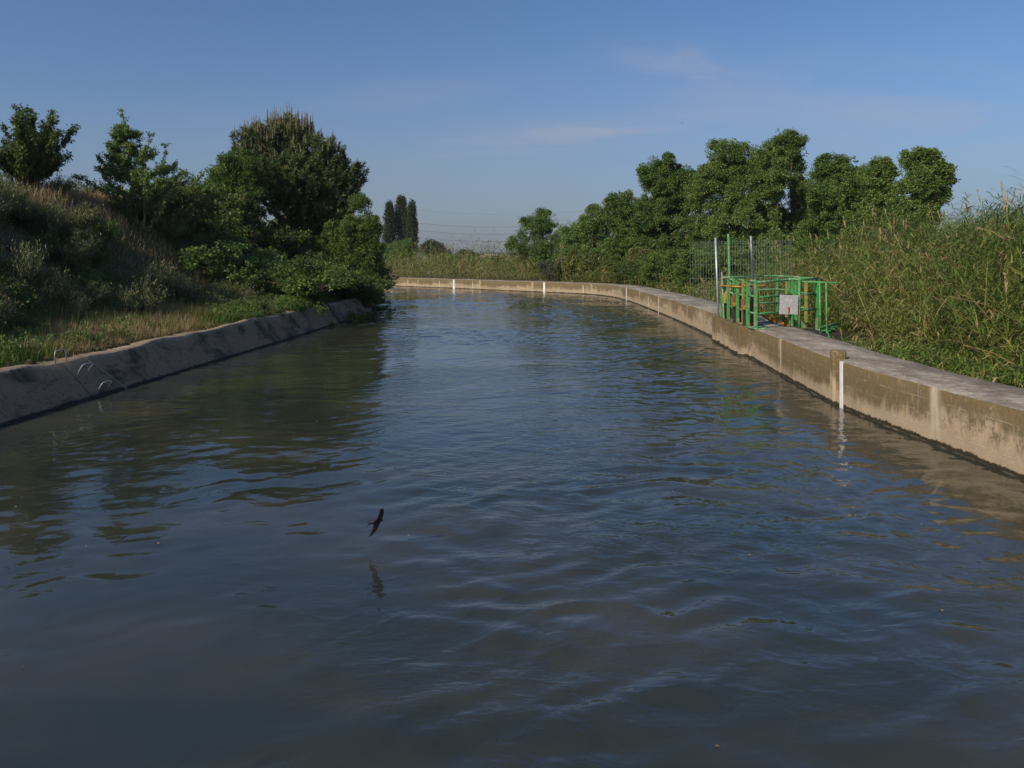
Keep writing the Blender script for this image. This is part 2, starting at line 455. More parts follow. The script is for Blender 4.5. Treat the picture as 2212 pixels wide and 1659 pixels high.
# ------------------------------------------------------------------ terrain, water, hills
def build_terrain():
    def axis(a, b, step, far):
        m = list(np.arange(a, b + 1e-6, step))
        lo = [a]; d = step
        while lo[-1] > -far: d *= 1.35; lo.append(max(lo[-1] - d, -far))
        hi = [b]; d = step
        while hi[-1] < far: d *= 1.35; hi.append(min(hi[-1] + d, far))
        return np.array(sorted(lo[1:]) + m + hi[1:])
    X = axis(-46, 40, .4, 4200.); Y = axis(-8, 100, .5, 4200.)
    gx, gy = np.meshgrid(X, Y)
    z = hfun(gx.ravel(), gy.ravel())
    V = np.stack([gx.ravel(), gy.ravel(), z], 1)
    nx, ny = len(X), len(Y)
    i = np.arange(nx - 1)[None, :] + nx * np.arange(ny - 1)[:, None]
    Fc = np.stack([i, i + 1, i + 1 + nx, i + nx], -1).reshape(-1)
    o = link('ground', np_mesh('ground', V, Fc, 4, smooth=True), M['ground'])
    tag(o, kind='structure')
build_terrain()

def water_mask(x, y):
    """0 in glassy water, 1 where the current ruffles it"""
    n = .62 * vnoise(x + 90, y + 40, .17, 71) + .38 * vnoise(x + 30, y + 60, .43, 72) + .16 * smooth(-6, 3, x) - .10 + .17 * smooth(22, 45, y)
    return smooth(.36, .66, n)

def build_water():
    r = np.random.default_rng(77)
    a = np.argmax(LL[:, 1] > -7); b = np.argmax(RL[:, 1] > -7)
    ea = len(LL) - 1; eb = len(RL) - 1
    n, m = 1500, 240
    t = np.linspace(0, 1, n) ** 1.55
    # rows: station of the right line and its partner on the left
    def pick(L, i0, i1):
        k = np.arange(len(L)); q = i0 + (i1 - i0) * t
        return np.stack([np.interp(q, k, L[:, 0]), np.interp(q, k, L[:, 1])], 1)
    A = pick(LL - LN * .35, a, ea); B = pick(RL + RN * .35, b, eb)
    w = np.linspace(0, 1, m + 1)[None, :, None]
    P = A[:, None] * (1 - w) + B[:, None] * w
    x = P[..., 0].ravel(); y = P[..., 1].ravel()
    wx = x + 1.1 * (vnoise(x + 70, y + 70, .55, 73) - .5) + .35 * (vnoise(x + 70, y + 70, 1.7, 74) - .5)
    wy = y + 1.1 * (vnoise(x + 20, y + 70, .55, 75) - .5) + .35 * (vnoise(x + 20, y + 70, 1.7, 76) - .5)
    mk = water_mask(x, y)
    lo = np.zeros(len(x)); hi = np.zeros(len(x))
    for k in range(84):
        lam = math.exp(r.uniform(math.log(.17), math.log(1.7)))
        an = r.normal(math.pi / 2 + .12, .55); kk = 2 * math.pi / lam
        ph = r.uniform(0, 6.28)
        amp = .0020 * (lam / .5) ** .8
        v = amp * np.sin(kk * (math.cos(an) * wx + math.sin(an) * wy) + ph)
        if lam > .62: lo += v
        else: hi += v
    z = lo * (.10 + .26 * mk) + hi * (.24 + .64 * mk)
    edge = np.minimum(w, 1 - w); edge = np.broadcast_to(edge, P.shape[:2] + (1,)).ravel()
    z *= smooth(0, .03, edge) * .7 + .3
    V = np.c_[x, y, z]
    i = np.arange(m)[None, :] + (m + 1) * np.arange(n - 1)[:, None]
    Fc = np.stack([i, i + 1, i + m + 2, i + m + 1], -1).reshape(-1)
    tag(link('water', np_mesh('water', V, Fc, 4, smooth=True), M['water']), kind='structure')
build_water()

def hill(name, x0, x1, y, hfn, colr):
    m = NT(name + '_earth'); g = m.geo()
    n = m.noise(g, .004, 6, .6)
    mt = m.done(m.principled(m.mix(m.mapr(n, .4, .6), colr, tuple(k * .6 for k in colr)), .95, .1))
    xs = np.linspace(x0, x1, 90); rows = []
    for k, (dy, q) in enumerate(((-500, 0.0), (-250, .55), (0, 1.0), (300, .6), (600, 0))):
        rows.append(np.stack([xs, np.full_like(xs, y + dy), .2 + hfn(xs) * q * (1 + .08 * np.sin(xs * .02 + k))], 1))
    V = np.concatenate(rows); nx = len(xs)
    i = np.arange(nx - 1)[None, :] + nx * np.arange(4)[:, None]
    Fc = np.stack([i, i + 1, i + 1 + nx, i + nx], -1).reshape(-1)
    tag(link(name, np_mesh(name, V, Fc, 4, smooth=True), mt), kind='structure')
hill('hills', -2600, 2600, 3300, lambda x: 33 + 5 * np.sin(x * .0031) + 3 * np.sin(x * .011 + 1), (.06, .075, .05))
hill('ochre_hill', -160, 60, 1500, lambda x: np.maximum(0, 11.5 * np.sin(np.pi * np.clip((x + 160) / 220, 0, 1)) + 1.0 * np.sin(x * .09)), (.45, .25, .17))

# ------------------------------------------------------------------ right canal wall
WALL_H = .80
def build_wall():
    keep = (RL[:, 1] > -6)
    L = RL[keep]; N = RN[keep]; S = RS[keep]
    root = empty('canal_wall', (L[0, 0], L[0, 1], 0))
    tag(root, 'long curving stained concrete canal wall with flat top on the right of the water', 'wall')
    n = len(L)
    th = wall_thick(L[:, 1])
    wob = (vnoise(S, S * 0, 1.3, 5) - .5) * .03; wob2 = (vnoise(S, S * 0 + 9, .8, 6) - .5) * .10
    zt = WALL_H + (vnoise(S, S * 0 + 3, .6, 7) - .5) * .03
    prof = [(0 * wob, 0 * zt - 1.1), (0 * wob, 0 * zt), (wob * .3, zt * .45), (wob * .3, zt - .030), (.022 + wob, zt - .006), (.05 + wob, zt), (th * .5, zt + .015), (th - .06 + wob2, zt), (th + wob2, zt - .04), (th + wob2, 0 * zt - .6)]
    V = np.empty((n, len(prof), 3))
    for k, (d, z) in enumerate(prof):
        V[:, k, 0] = L[:, 0] + N[:, 0] * d; V[:, k, 1] = L[:, 1] + N[:, 1] * d; V[:, k, 2] = z
    k = len(prof)
    V = V.reshape(-1, 3) - np.array([L[0, 0], L[0, 1], 0])
    i = np.arange(k - 1)[None, :] + k * np.arange(n - 1)[:, None]
    Fc = np.stack([i, i + k, i + k + 1, i + 1], -1).reshape(-1, 4)
    me = np_mesh('wall_body', V, Fc.ravel(), 4)
    mi = np.tile(np.array([0, 0, 0, 0, 1, 1, 1, 1, 0]), n - 1)
    me.polygons.foreach_set('material_index', mi.astype(np.int32))
    uvl = me.uv_layers.new(name='UVMap')
    li = Fc.ravel(); uvv = np.stack([S[li // k], V[li, 2]], 1).astype(np.float32)
    uvl.data.foreach_set('uv', uvv.ravel())
    link('wall_body', me, [M['wall'], M['wall_top']], root)
    return root
wall = build_wall()

def wall_point(y, off=0., upto=60):
    """point on the canal face of the right wall at given world y"""
    k = np.where(RL[:, 1] < upto)[0]
    i = k[np.abs(RL[k, 1] - y).argmin()]
    p = RL[i] + RT[i] * ((y - RL[i, 1]) / max(.2, RT[i, 1]))
    return Vector((p[0] + RN[i, 0] * off, p[1] + RN[i, 1] * off, 0)), Vector((RT[i, 0], RT[i, 1], 0)), Vector((RN[i, 0], RN[i, 1], 0))

def box_uv(me):
    """uv = (horizontal run, world height) for concrete blocks"""
    uvl = me.uv_layers.new(name='UVMap')
    for p in me.polygons:
        for li in p.loop_indices:
            c = me.vertices[me.loops[li].vertex_index].co
            uvl.data[li].uv = (c.x * .8 + c.y + 31.7, c.z)

def wall_block(name, y, width, proud, z0, z1, mats, inset=.1, top_round=0.0):
    p, t, nrm = wall_point(y)
    b = MB()
    Mx = Matrix((t, -nrm, Vector((0, 0, 1)))).transposed()
    dep = proud + inset
    c = p + nrm * (inset - dep / 2); c.z = (z0 + z1) / 2
    b.box(c, (width, dep, z1 - z0), Mx, bev=top_round or .012)
    o = b.build(name, mats, wall)
    box_uv(o.data)
    return o

def stripe(px, wid, mat, zmax=WALL_H - .01, zmin=-.2):
    """painted joint stripe on the canal face, a thin coat 4 mm proud"""
    # find the wall station seen in this direction
    a = (RL[:, 0]) * F / np.maximum(RL[:, 1], .1) + CX
    ok = np.where(RL[:, 1] > 8)[0]
    j = ok[np.where((a[ok][:-1] - px) * (a[ok][1:] - px) <= 0)[0]]
    i = j[0]
    p = Vector((*RL[i], 0)); t = Vector((*RT[i], 0)); nrm = Vector((*RN[i], 0))
    b = MB(); Mx = Matrix((t, -nrm, Vector((0, 0, 1)))).transposed()
    c = p - nrm * .004; c.z = (zmin + zmax) / 2
    b.box(c, (wid, .030, zmax - zmin), Mx, bev=.003)
    return b.build('white_stripe', mat, wall)
stripe(1815, .105, M['white'], WALL_H + .004)
for px, w in ((1422, .15), (1351, .16), (1174, .20), (980, .26), (846, .20)):
    stripe(px, w, M['white'] if px in (1174, 980, 1351) else M['white_old'])
for px in (1399, 903, 1255, 880, 945, 1020):
    stripe(px, .07, M['white_old'], WALL_H - .1 - .1 * random.random(), .1)
# pilaster with a rounded cap beside the nearest stripe
wall_block('pilaster', 13.32, .19, .045, -.4, .97, [M['wall']], .20, .035)
wall_block('pilaster', 19.55, .16, .03, -.4, .795, [M['wall']], .05)
# gate piers under the sluice platform
for y, w in ((19.98, .20), (20.82, .82), (22.05, .88), (23.25, .75)):
    wall_block('gate_pier', y, w, .22, -.5, .785 if w > .3 else .80, [M['wall']], .06)
for y in (20.26, 21.42, 22.68):
    wall_block('gate_slot', y, .20, .015, -.5, .80, [M['rust_dark']], .02)

# ------------------------------------------------------------------ left lining
def build_lining():
    keep = (LL[:, 1] > -6) & (LL[:, 1] < 58)
    L = LL[keep]; N = LN[keep]; S = LS[keep]
    n = len(L)
    rag = (vnoise(S, S * 0, .9, 11) - .5) * .30 + (vnoise(S, S * 0, 2.6, 12) - .5) * .16
    dz = (vnoise(S, S * 0 + 4, 1.1, 13) - .5) * .12 + (vnoise(S, S * 0 + 7, 2.4, 14) - .5) * .05
    prof = [(-.9, 0 * S - 1.0), (0, 0 * S), (.31, 0 * S + .35), (.62, .690 + dz * .8), (.645 + rag * .12, .712 + dz), (.80 + rag * .5, .715 + dz), (1.00 + rag, .70 + dz * .4), (1.03 + rag, .45 + 0 * S)]
    k = len(prof)
    V = np.empty((n, k, 3))
    for q, (d, z) in enumerate(prof):
        V[:, q, 0] = L[:, 0] - N[:, 0] * d; V[:, q, 1] = L[:, 1] - N[:, 1] * d; V[:, q, 2] = z
    V = V.reshape(-1, 3)
    i = np.arange(k - 1)[None, :] + k * np.arange(n - 1)[:, None]
    Fc = np.stack([i, i + 1, i + k + 1, i + k], -1).reshape(-1, 4)
    me = np_mesh('canal_lining', V, Fc.ravel(), 4)
    uvl = me.uv_layers.new(name='UVMap')
    vv = np.array([-1.4, 0, .5, .93, 1.0, 1.12, 1.3, 1.4])
    li = Fc.ravel(); uvl.data.foreach_set('uv', np.stack([S[li // k], vv[li % k]], 1).astype(np.float32).ravel())
    root = link('canal_lining', me, M['lining'])
    tag(root, 'sloping dark concrete lining with a pale broken rim along the left bank', 'canal lining')
    return root
lining = build_lining()

def lining_frame(y):
    i = np.abs(LL[:, 1] - y).argmin()
    p = Vector((*LL[i], 0)); t = Vector((*LT[i], 0)); nr = Vector((-LN[i, 0], -LN[i, 1], 0))
    p += t * ((y - LL[i, 1]) / t.y)
    up = (nr * .63 + Vector((0, 0, .70))).normalized()
    out = t.cross(up); out = -out if out.z < 0 else out
    return p, t, up, out
# pale mortar joint running down the slope
p, t, up, out = lining_frame(14.62)
p2, t2, up2, out2 = lining_frame(14.92)
b = MB(); b.beam(p + up * .93 + out * .003 - t * .12, p2 + up2 * -.03 + out2 * .003, .026, .012, 0, out)
b.build('mortar_joint', M['grey_bar'], lining)

def rung(y, dist, label, on_top=False):
    p, t, up, out = lining_frame(y)
    if on_top:
        c = p + up * .95 - Vector((0, 0, 0)); c.z = .70; e = (Vector((0, 0, 1)) + t * -.05).normalized(); h = .20
    else:
        c = p + up * dist; e = (out * .85 + Vector((0, 0, .52))).normalized(); h = .21
    w = .16
    a, d = c - t * w, c + t * w
    pts = [a - e * .04, a + e * (h - .04), a + e * h + t * .03, d + e * h - t * .03, d + e * (h - .04), d - e * .04]
    b = MB(); b.tube(pts, .009, 8)
    o = b.build('ladder_rung', M['galv'], None, c)
    tag(o, label, 'ladder rung')
rung(13.85, 0, 'galvanised U shaped step iron standing upright on the rim of the left lining', True)
rung(14.12, .58, 'galvanised U shaped step iron halfway down the sloping left lining')
rung(14.22, .10, 'galvanised U shaped step iron just above the water on the left lining')

# ------------------------------------------------------------------ foliage building
def unit(n, r=rng):
    v = r.normal(size=(n, 3)); return v / np.linalg.norm(v, axis=1)[:, None]

def leaf_quads(C, A, L, W, tint, r=rng):
    """diamond leaves: base C, axis A (unit), length L, width W"""
    n = len(C)
    B = np.cross(A, unit(n, r)); B /= np.linalg.norm(B, axis=1)[:, None] + 1e-9
    Nn = np.cross(A, B)
    L = np.broadcast_to(L, (n,))[:, None]; W = np.broadcast_to(W, (n,))[:, None]
    mid = C + A * L * .45
    V = np.stack([C, mid + B * W * .5 + Nn * W * .12, C + A * L, mid - B * W * .5 + Nn * W * .12], 1).reshape(-1, 3)
    return V, np.repeat(tint, 4)

def leaf_mesh(name, parts, mat, parent=None, nv=4):
    V = np.concatenate([p[0] for p in parts]); T = np.concatenate([p[1] for p in parts])
    me = np_mesh(name, V, np.arange(len(V)), nv, T)
    return link(name, me, mat, parent)

def clump_leaves(cs, rs, per, L, W, out_c, base_tint=.45, r=rng, flat=.8, droop=.25):
    """leaves round clump centres cs (n,3) of radius rs (n,)"""
    n = len(cs); N = n * per
    d = unit(N, r)
    rad = np.repeat(rs, per) * (r.random(N) ** .45)
    C = np.repeat(cs, per, 0) + d * rad[:, None] * np.array([1, 1, flat])
    A = d * .7 + unit(N, r) * .8 + np.array([0, 0, -droop]); A /= np.linalg.norm(A, axis=1)[:, None]
    t = np.clip(np.repeat(base_tint + r.normal(0, .15, n), per) + r.normal(0, .20, N), 0, 1)
    s = r.uniform(.5, 1.35, N)
    return leaf_quads(C, A, L * s, W * s, t, r)

def lobe_points(lobes, n, r=rng, lo=.45, hi=1.0):
    vol = np.array([l[3] * l[4] * l[5] for l in lobes]) ** .75; vol /= vol.sum()
    pick = r.choice(len(lobes), n, p=vol)
    lb = np.array(lobes)[pick]
    d = unit(n, r); rad = r.uniform(lo ** 2, hi ** 2, n) ** .5
    return lb[:, :3] + d * lb[:, 3:] * rad[:, None]

def grow_limbs(b, base, top, targets, r0, mi=0, r=random, tip=.012):
    """trunk with limbs that reach the given clump centres"""
    base = Vector(base); top = Vector(top); H = (top - base).length
    pts = []; rad = []
    for k in range(9):
        t = k / 8
        q = base.lerp(top, t) + Vector((r.uniform(-1, 1), r.uniform(-1, 1), 0)) * .03 * H * (1 if 0 < k < 8 else 0)
        pts.append(q); rad.append(r0 * (1 - .82 * t) * (1.35 if k == 0 else 1))
    b.tube(pts, rad, 9, mi)
    for q in targets:
        q = Vector(q)
        t = min(.92, max(.12, ((q.z - base.z) / H) * .62 - .05 + r.uniform(-.06, .06)))
        k = t * 8; i = int(k); s = pts[i].lerp(pts[min(8, i + 1)], k - i)
        rs = r0 * (1 - .82 * t) * r.uniform(.38, .6)
        m = s.lerp(q, .5) + Vector((r.uniform(-1, 1), r.uniform(-1, 1), r.uniform(-.4, 1))) * (q - s).length * .12
        b.tube([s, s.lerp(m, .5) + Vector((0, 0, .02 * H)), m, q], [rs, rs * .75, rs * .5, tip], 6, mi)

def broad_tree(name, lobes_px, Y, label, mat='leaf_ash', cat='tree', group=None, leaf=.2, clump=.75, nclump=90, per=170, seed=0, depth=.9, trunk_px=None, r0=.2, base_z=None, bark='bark', limbs=26, tintb=.45, dens=2.3, wide=1.08):
    r = np.random.default_rng(seed + 100); rr = random.Random(seed)
    k = Y / F
    lobes = []
    for (px, py, rx, rz) in lobes_px:
        c = at(px, py, Y)
        lobes.append((c.x, c.y + r.uniform(-.5, .5) * rx * k, c.z, rx * k * wide, rx * k * depth, rz * k))
    cx = np.mean([l[0] for l in lobes]) if trunk_px is None else at(trunk_px, HY, Y).x
    cy = Y
    gz = ground_z(cx, cy) if base_z is None else base_z
    root = empty(name, (cx, cy, gz)); tag(root, label, cat, group)
    o = np.array([cx, cy, gz])
    lobes = [(l[0] - cx, l[1] - cy, l[2] - gz, l[3], l[4], l[5]) for l in lobes]
    zmax = max(l[2] + l[5] for l in lobes)
    nclump = int(nclump * dens)
    mini = []
    for l in lobes:
        for q in range(9):
            d = unit(1, r)[0]; f = r.uniform(.16, .36); e = r.uniform(.82, 1.14)
            if d[2] < -.3: d[2] *= -1
            mini.append((l[0] + d[0] * l[3] * e, l[1] + d[1] * l[4] * e, l[2] + d[2] * l[5] * e, l[3] * f, l[4] * f, l[5] * f * 1.2))
    cs = np.concatenate([lobe_points(lobes, int(nclump * 1.5), r, .20, .92), lobe_points(mini, int(nclump * .9), r, .0, 1.)])
    v1 = vnoise(cs[:, 0] + 50, cs[:, 2] + 50, .75 / max(.6, clump), 300 + seed) + vnoise(cs[:, 1] + 50, cs[:, 2] + 20, .75 / max(.6, clump), 400 + seed)
    cs = cs[(cs[:, 2] > .25) & (v1 > .68)]
    rs = clump * .62 * r.uniform(.5, 1.2, len(cs))
    leaf *= .68; tintb += ((seed * 37) % 10 - 4.5) * .03
    parts = [clump_leaves(cs, rs, int(per * 1.2), leaf, leaf * .62, None, tintb, r)]
    # ragged sprigs on the outline
    sp = lobe_points(lobes + mini, int(nclump * .8), r, .95, 1.16)
    sp = sp[sp[:, 2] > .25]
    parts.append(clump_leaves(sp, clump * .33 * r.uniform(.6, 1.3, len(sp)), max(12, per // 6), leaf, leaf * .6, None, tintb + .1, r))
    b = MB()
    tg = [cs[i] for i in r.choice(len(cs), min(limbs, len(cs)), replace=False)]
    grow_limbs(b, (0, 0, -.15), (np.mean(cs[:, 0]) * .5, 0, zmax * .82), tg, r0, 0, rr)
    me_o = b.build('trunk', M[bark], root, Vector((0, 0, 0)))
    leaf_mesh('crown', parts, M[mat], root)
    return root

# ------------------------------------------------------------------ trees of the right bank
TREES = [
 ([(1165, 492, 33, 30), (1192, 478, 14, 20), (1133, 535, 30, 34), (1178, 555, 36, 36)], 76, 'loose leaning tree at the left end of the right hand wood, open sky under it', dict(nclump=60, per=120, clump=.8, leaf=.2, mat='leaf_bright')),
 ([(1252, 512, 36, 40), (1288, 488, 34, 34), (1322, 470, 15, 34), (1270, 560, 50, 40)], 71, 'mid height tree with thin twiggy top between the leaning tree and the taller wood', dict(nclump=80, per=140, mat='leaf_bright')),
 ([(1345, 465, 38, 42), (1372, 525, 42, 50), (1335, 560, 45, 40)], 66, 'round topped tree stepping up to the left of the tallest trees', dict(nclump=80, per=150)),
 ([(1428, 382, 46, 42), (1446, 445, 50, 55), (1482, 392, 14, 32), (1408, 505, 45, 55), (1450, 560, 55, 45)], 62, 'tall dense tree with a blunt double head left of the great tree', dict(nclump=130, per=170)),
 ([(1590, 352, 55, 50), (1552, 425, 52, 62), (1640, 400, 50, 60), (1530, 390, 28, 36), (1600, 485, 80, 60), (1555, 560, 80, 45)], 58, 'largest broad crowned tree in the middle of the right hand wood', dict(nclump=200, per=170, r0=.3)),
 ([(1702, 322, 38, 38), (1738, 352, 24, 30), (1672, 400, 26, 50), (1738, 430, 32, 45), (1705, 505, 65, 55)], 60, 'highest tree of the wood with a leafy knob on top and sky showing through below', dict(nclump=105, per=150)),
 ([(1803, 380, 44, 44), (1842, 372, 24, 36), (1798, 445, 55, 50), (1825, 505, 75, 45)], 54, 'round headed tree right of the highest tree, above the reeds', dict(nclump=110, per=160, clump=.7)),
 ([(1903, 378, 27, 36), (1893, 432, 38, 45), (1880, 490, 55, 45)], 52, 'narrow tree squeezed between two round trees above the reeds', dict(nclump=75, per=150, clump=.65)),
 ([(1998, 358, 40, 34), (2035, 384, 26, 26), (1982, 408, 34, 40), (1962, 462, 45, 40), (2018, 425, 20, 25)], 50, 'right end tree of the wood, standing clear against the sky above the cane bank', dict(nclump=95, per=150, clump=.62)),
]
for k, (lb, Y, lab, kw) in enumerate(TREES):
    broad_tree('broadleaf_tree', lb, Y, lab, seed=k, group='trees of the right hand wood', **kw)

BUSH = [
 ([(1262, 575, 48, 30)], 66, 'yellowish green bush in front of the wood above the far wall', 'leaf_olive', .5),
 ([(1205, 582, 40, 22)], 66, 'low grey green bush under the leaning tree', 'leaf_grey', .4),
 ([(1345, 588, 45, 26)], 58, 'olive bush with dry flowers in front of the wood', 'leaf_olive', .45),
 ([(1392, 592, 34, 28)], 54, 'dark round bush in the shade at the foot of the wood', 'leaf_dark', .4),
 ([(1440, 580, 48, 34)], 50, 'leafy green bush left of the wire fence', 'leaf_ash', .4),
 ([(1505, 585, 48, 40)], 44, 'dense green bush behind the left end of the wire fence', 'leaf_ash', .4),
 ([(1590, 570, 60, 45)], 42, 'wide green bush behind the middle of the wire fence', 'leaf_bright', .4),
 ([(1680, 545, 60, 45)], 42, 'wide green bush behind the right end of the wire fence', 'leaf_ash', .42),
 ([(1385, 553, 20, 16)], 56, 'small bush with tan seed heads in front of the dark wood', 'leaf_olive', .8),
]
BUSH += [
 ([(1500, 440, 22, 55), (1495, 500, 40, 50)], 60, 'slim tree filling the notch left of the broad tree', 'leaf_ash', .5),
 ([(1862, 420, 34, 55), (1870, 480, 45, 50)], 55, 'leafy bush tree linking the two round headed trees', 'leaf_ash', .5),
 ([(1935, 480, 45, 42)], 53, 'leafy bush tree left of the right end tree', 'leaf_ash', .5),
 ([(1390, 470, 26, 45)], 65, 'small tree in the step between the round topped tree and the double headed tree', 'leaf_bright', .45),
 ([(1215, 545, 26, 40)], 73, 'thin bush joining the leaning tree to its neighbour', 'leaf_bright', .45),
 ([(1290, 545, 60, 40), (1230, 560, 40, 30)], 74, 'leafy bush filling the gap below the twiggy topped tree', 'leaf_ash', .45),
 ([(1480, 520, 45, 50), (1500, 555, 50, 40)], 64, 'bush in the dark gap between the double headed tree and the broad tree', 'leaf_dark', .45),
 ([(1660, 500, 55, 50), (1640, 550, 60, 40)], 64, 'tall bush below the sky gap behind the fence', 'leaf_ash', .45),
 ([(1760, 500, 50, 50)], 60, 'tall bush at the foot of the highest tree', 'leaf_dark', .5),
 ([(1920, 500, 60, 45), (1850, 520, 60, 40)], 56, 'bush between the round trees, half hidden by the canes', 'leaf_ash', .45),
]
for k, (lb, Y, lab, mt, tb) in enumerate(BUSH):
    broad_tree('bush', lb, Y, lab, mat=mt, cat='bush', seed=40 + k, nclump=42, per=110, clump=.5, leaf=.15, r0=.05, limbs=14, tintb=tb)

# ------------------------------------------------------------------ poplars and bushes far beyond the bend
def poplar(px0, px1, top, Y, label, seed):
    r = np.random.default_rng(seed); rr = random.Random(seed)
    c = at((px0 + px1) / 2, HY, Y); zt = at(0, top, Y).z; gz = .3
    root = empty('poplar_tree', (c.x, Y, gz)); tag(root, label, 'tree', 'poplars beyond the bend')
    w = (px1 - px0) / 2 * Y / F * 1.28; H = zt - gz
    n = 260
    t = r.random(n) ** .8; prof = np.sin(np.pi * np.clip(.12 + t * .86, 0, 1)) ** .55
    an = r.uniform(0, 2 * np.pi, n); rad = w * prof * np.sqrt(r.random(n)) * .85
    rad = rad * (1 + .25 * (r.random(n) < .15)); cs = np.stack([np.cos(an) * rad, np.sin(an) * rad, .8 + t * (H - 1.2)], 1)
    parts = [clump_leaves(cs, .55 * r.uniform(.6, 1.2, n), 70, .26, .16, None, .45, r, flat=1.9, droop=-.4)]
    b = MB(); b.tube([(0, 0, -.2), (0, 0, H * .5), (0, 0, H * .95)], [.28, .18, .03], 8)
    for i in range(26):
        q = Vector(cs[i]); s = Vector((0, 0, max(.5, q.z - 2.2)))
        b.tube([s, s.lerp(q, .5) + Vector((q.x, q.y, 0)) * .15, q], [.06, .04, .012], 5)
    b.build('trunk', M['bark'], root, Vector((0, 0, 0)))
    leaf_mesh('crown', parts, M['leaf_poplar'], root)
poplar(830, 852, 437, 150, 'left poplar of the row of three beyond the bend, slightly shorter', 1)
poplar(851, 883, 425, 152, 'middle poplar of the row of three beyond the bend, widest and tallest', 2)
poplar(881, 899, 435, 149, 'slim dark right poplar of the row of three beyond the bend', 3)
FAR = [
 ([(862, 545, 34, 24)], 118, 'bright green bush at the foot of the poplars', 'leaf_bright', .55),
 ([(930, 540, 26, 14), (955, 548, 14, 12)], 112, 'grey feathery bush right of the poplars', 'leaf_grey', .45),
 ([(960, 570, 30, 18)], 105, 'dark bush in the dip between the reeds', 'leaf_dark', .35),
 ([(1005, 552, 22, 12)], 190, 'far rounded grey green tree clump in the gap', 'leaf_poplar', .55),
 ([(990, 572, 40, 18)], 100, 'low dark green bush behind the far reeds', 'leaf_ash', .35),
 ([(700, 500, 50, 45)], 56, 'olive bush behind the trunk of the big pine', 'leaf_olive', .4),
 ([(640, 510, 50, 40)], 54, 'leafy bush behind the big pine, left of its trunk', 'leaf_ash', .4),
 ([(1072, 566, 20, 10)], 170, 'small far bush on the skyline left of the leaning tree', 'leaf_poplar', .6),
 ([(1040, 572, 24, 9)], 160, 'low far hedge bush under the ochre hillside', 'leaf_ash', .5),
]
for k, (lb, Y, lab, mt, tb) in enumerate(FAR):
    broad_tree('bush', lb, Y, lab, mat=mt, cat='bush', seed=60 + k, nclump=50, per=90, clump=.85, leaf=.24, r0=.08, limbs=12, tintb=tb)

# ------------------------------------------------------------------ left bank trees
def pine():
    r = np.random.default_rng(5); rr = random.Random(5)
    Y = 42.5; c = at(640, HY, Y); gz = ground_z(c.x, Y)
    root = empty('pine_tree', (c.x, Y, gz)); tag(root, 'big bushy pine with upright pale shoots on top of the left embankment', 'tree')
    k = Y / F
    o = Vector((c.x, Y, gz))
    L = []
    for (px, py, rx, rz) in ((620, 300, 62, 45), (585, 350, 85, 60), (680, 350, 72, 55), (640, 400, 120, 70), (735, 400, 45, 50), (560, 420, 70, 60), (640, 460, 110, 55), (725, 450, 60, 45), (560, 320, 50, 40), (765, 385, 22, 32)):
        q = at(px, py, Y) - o; L.append((q.x, q.y + r.uniform(-.6, .6), q.z, rx * k, rx * k * .85, rz * k))
    tufts = lobe_points(L, 3300, r, .38, 1.0)
    pv = vnoise(tufts[:, 0] + 40, tufts[:, 2] + 40, .55, 501) + vnoise(tufts[:, 1] + 40, tufts[:, 2] + 10, .55, 502) + .5 * vnoise(tufts[:, 0] + 40, tufts[:, 2] + 40, 1.3, 503)
    tufts = tufts[pv > 1.05]
    n = len(tufts); per = 40; N = n * per
    # a tuft is a brush of needles round a short shoot that turns upward
    ax = tufts - np.array([0, 0, tufts[:, 2].mean() - 2.5]); ax /= np.linalg.norm(ax, axis=1)[:, None]
    ax = ax + np.array([0, 0, .7]); ax /= np.linalg.norm(ax, axis=1)[:, None]
    A0 = np.repeat(ax, per, 0)
    A = A0 * .75 + unit(N, r) * .75; A /= np.linalg.norm(A, axis=1)[:, None]
    C = np.repeat(tufts, per, 0) + A0 * r.uniform(-.16, .30, N)[:, None]
    dry = np.repeat((r.random(n) < .02), per)
    t = np.clip(np.repeat(.42 + r.normal(0, .15, n), per) + r.normal(0, .14, N), 0, .90)
    t = np.where(dry & (r.random(N) < .5), .99, t)
    parts = [leaf_quads(C, A, r.uniform(.17, .30, N), .050, t, r)]
    leaf_mesh('crown', parts, M['needles'], root)
    # pale upright candles on the upper shoots
    top = tufts[(r.random(n) < np.clip((tufts[:, 2] - tufts[:, 2].max() + 3.6) / 3.4, 0, .8))]
    top = top[np.argsort(-top[:, 2])][:520]
    zc = top[:, 2].max()
    P = []; T = []
    for q in top:
        for j in range(rr.choice((1, 2, 3))):
            h = rr.uniform(.25, .5) + .75 * max(0, (q[2] - zc + 2.2) / 2.2) * rr.random()
            s = np.array(q) + np.array([rr.uniform(-.14, .14), rr.uniform(-.14, .14), .12]); w = .036
            d = np.array([rr.uniform(-.07, .07), rr.uniform(-.07, .07), 1.]) * h
            for an in (0, 2.1, 4.2):
                a0 = np.array([math.cos(an), math.sin(an), 0]) * w; a1 = np.array([math.cos(an + 2.1), math.sin(an + 2.1), 0]) * w
                P += [s + a0, s + a1, s + a1 * .3 + d, s + a0 * .3 + d]; T += [rr.random()] * 4
    leaf_mesh('shoots', [(np.array(P), np.array(T))], M['candle'], root)
    b = MB()
    idx = r.choice(n, 70, replace=False)
    grow_limbs(b, (0, 0, -.3), (-.2, 0, 6.0), [tufts[i] for i in idx], .24, 0, rr, .02)
    b.build('trunk', M['bark_pine'], root, Vector((0, 0, 0)))
pine()

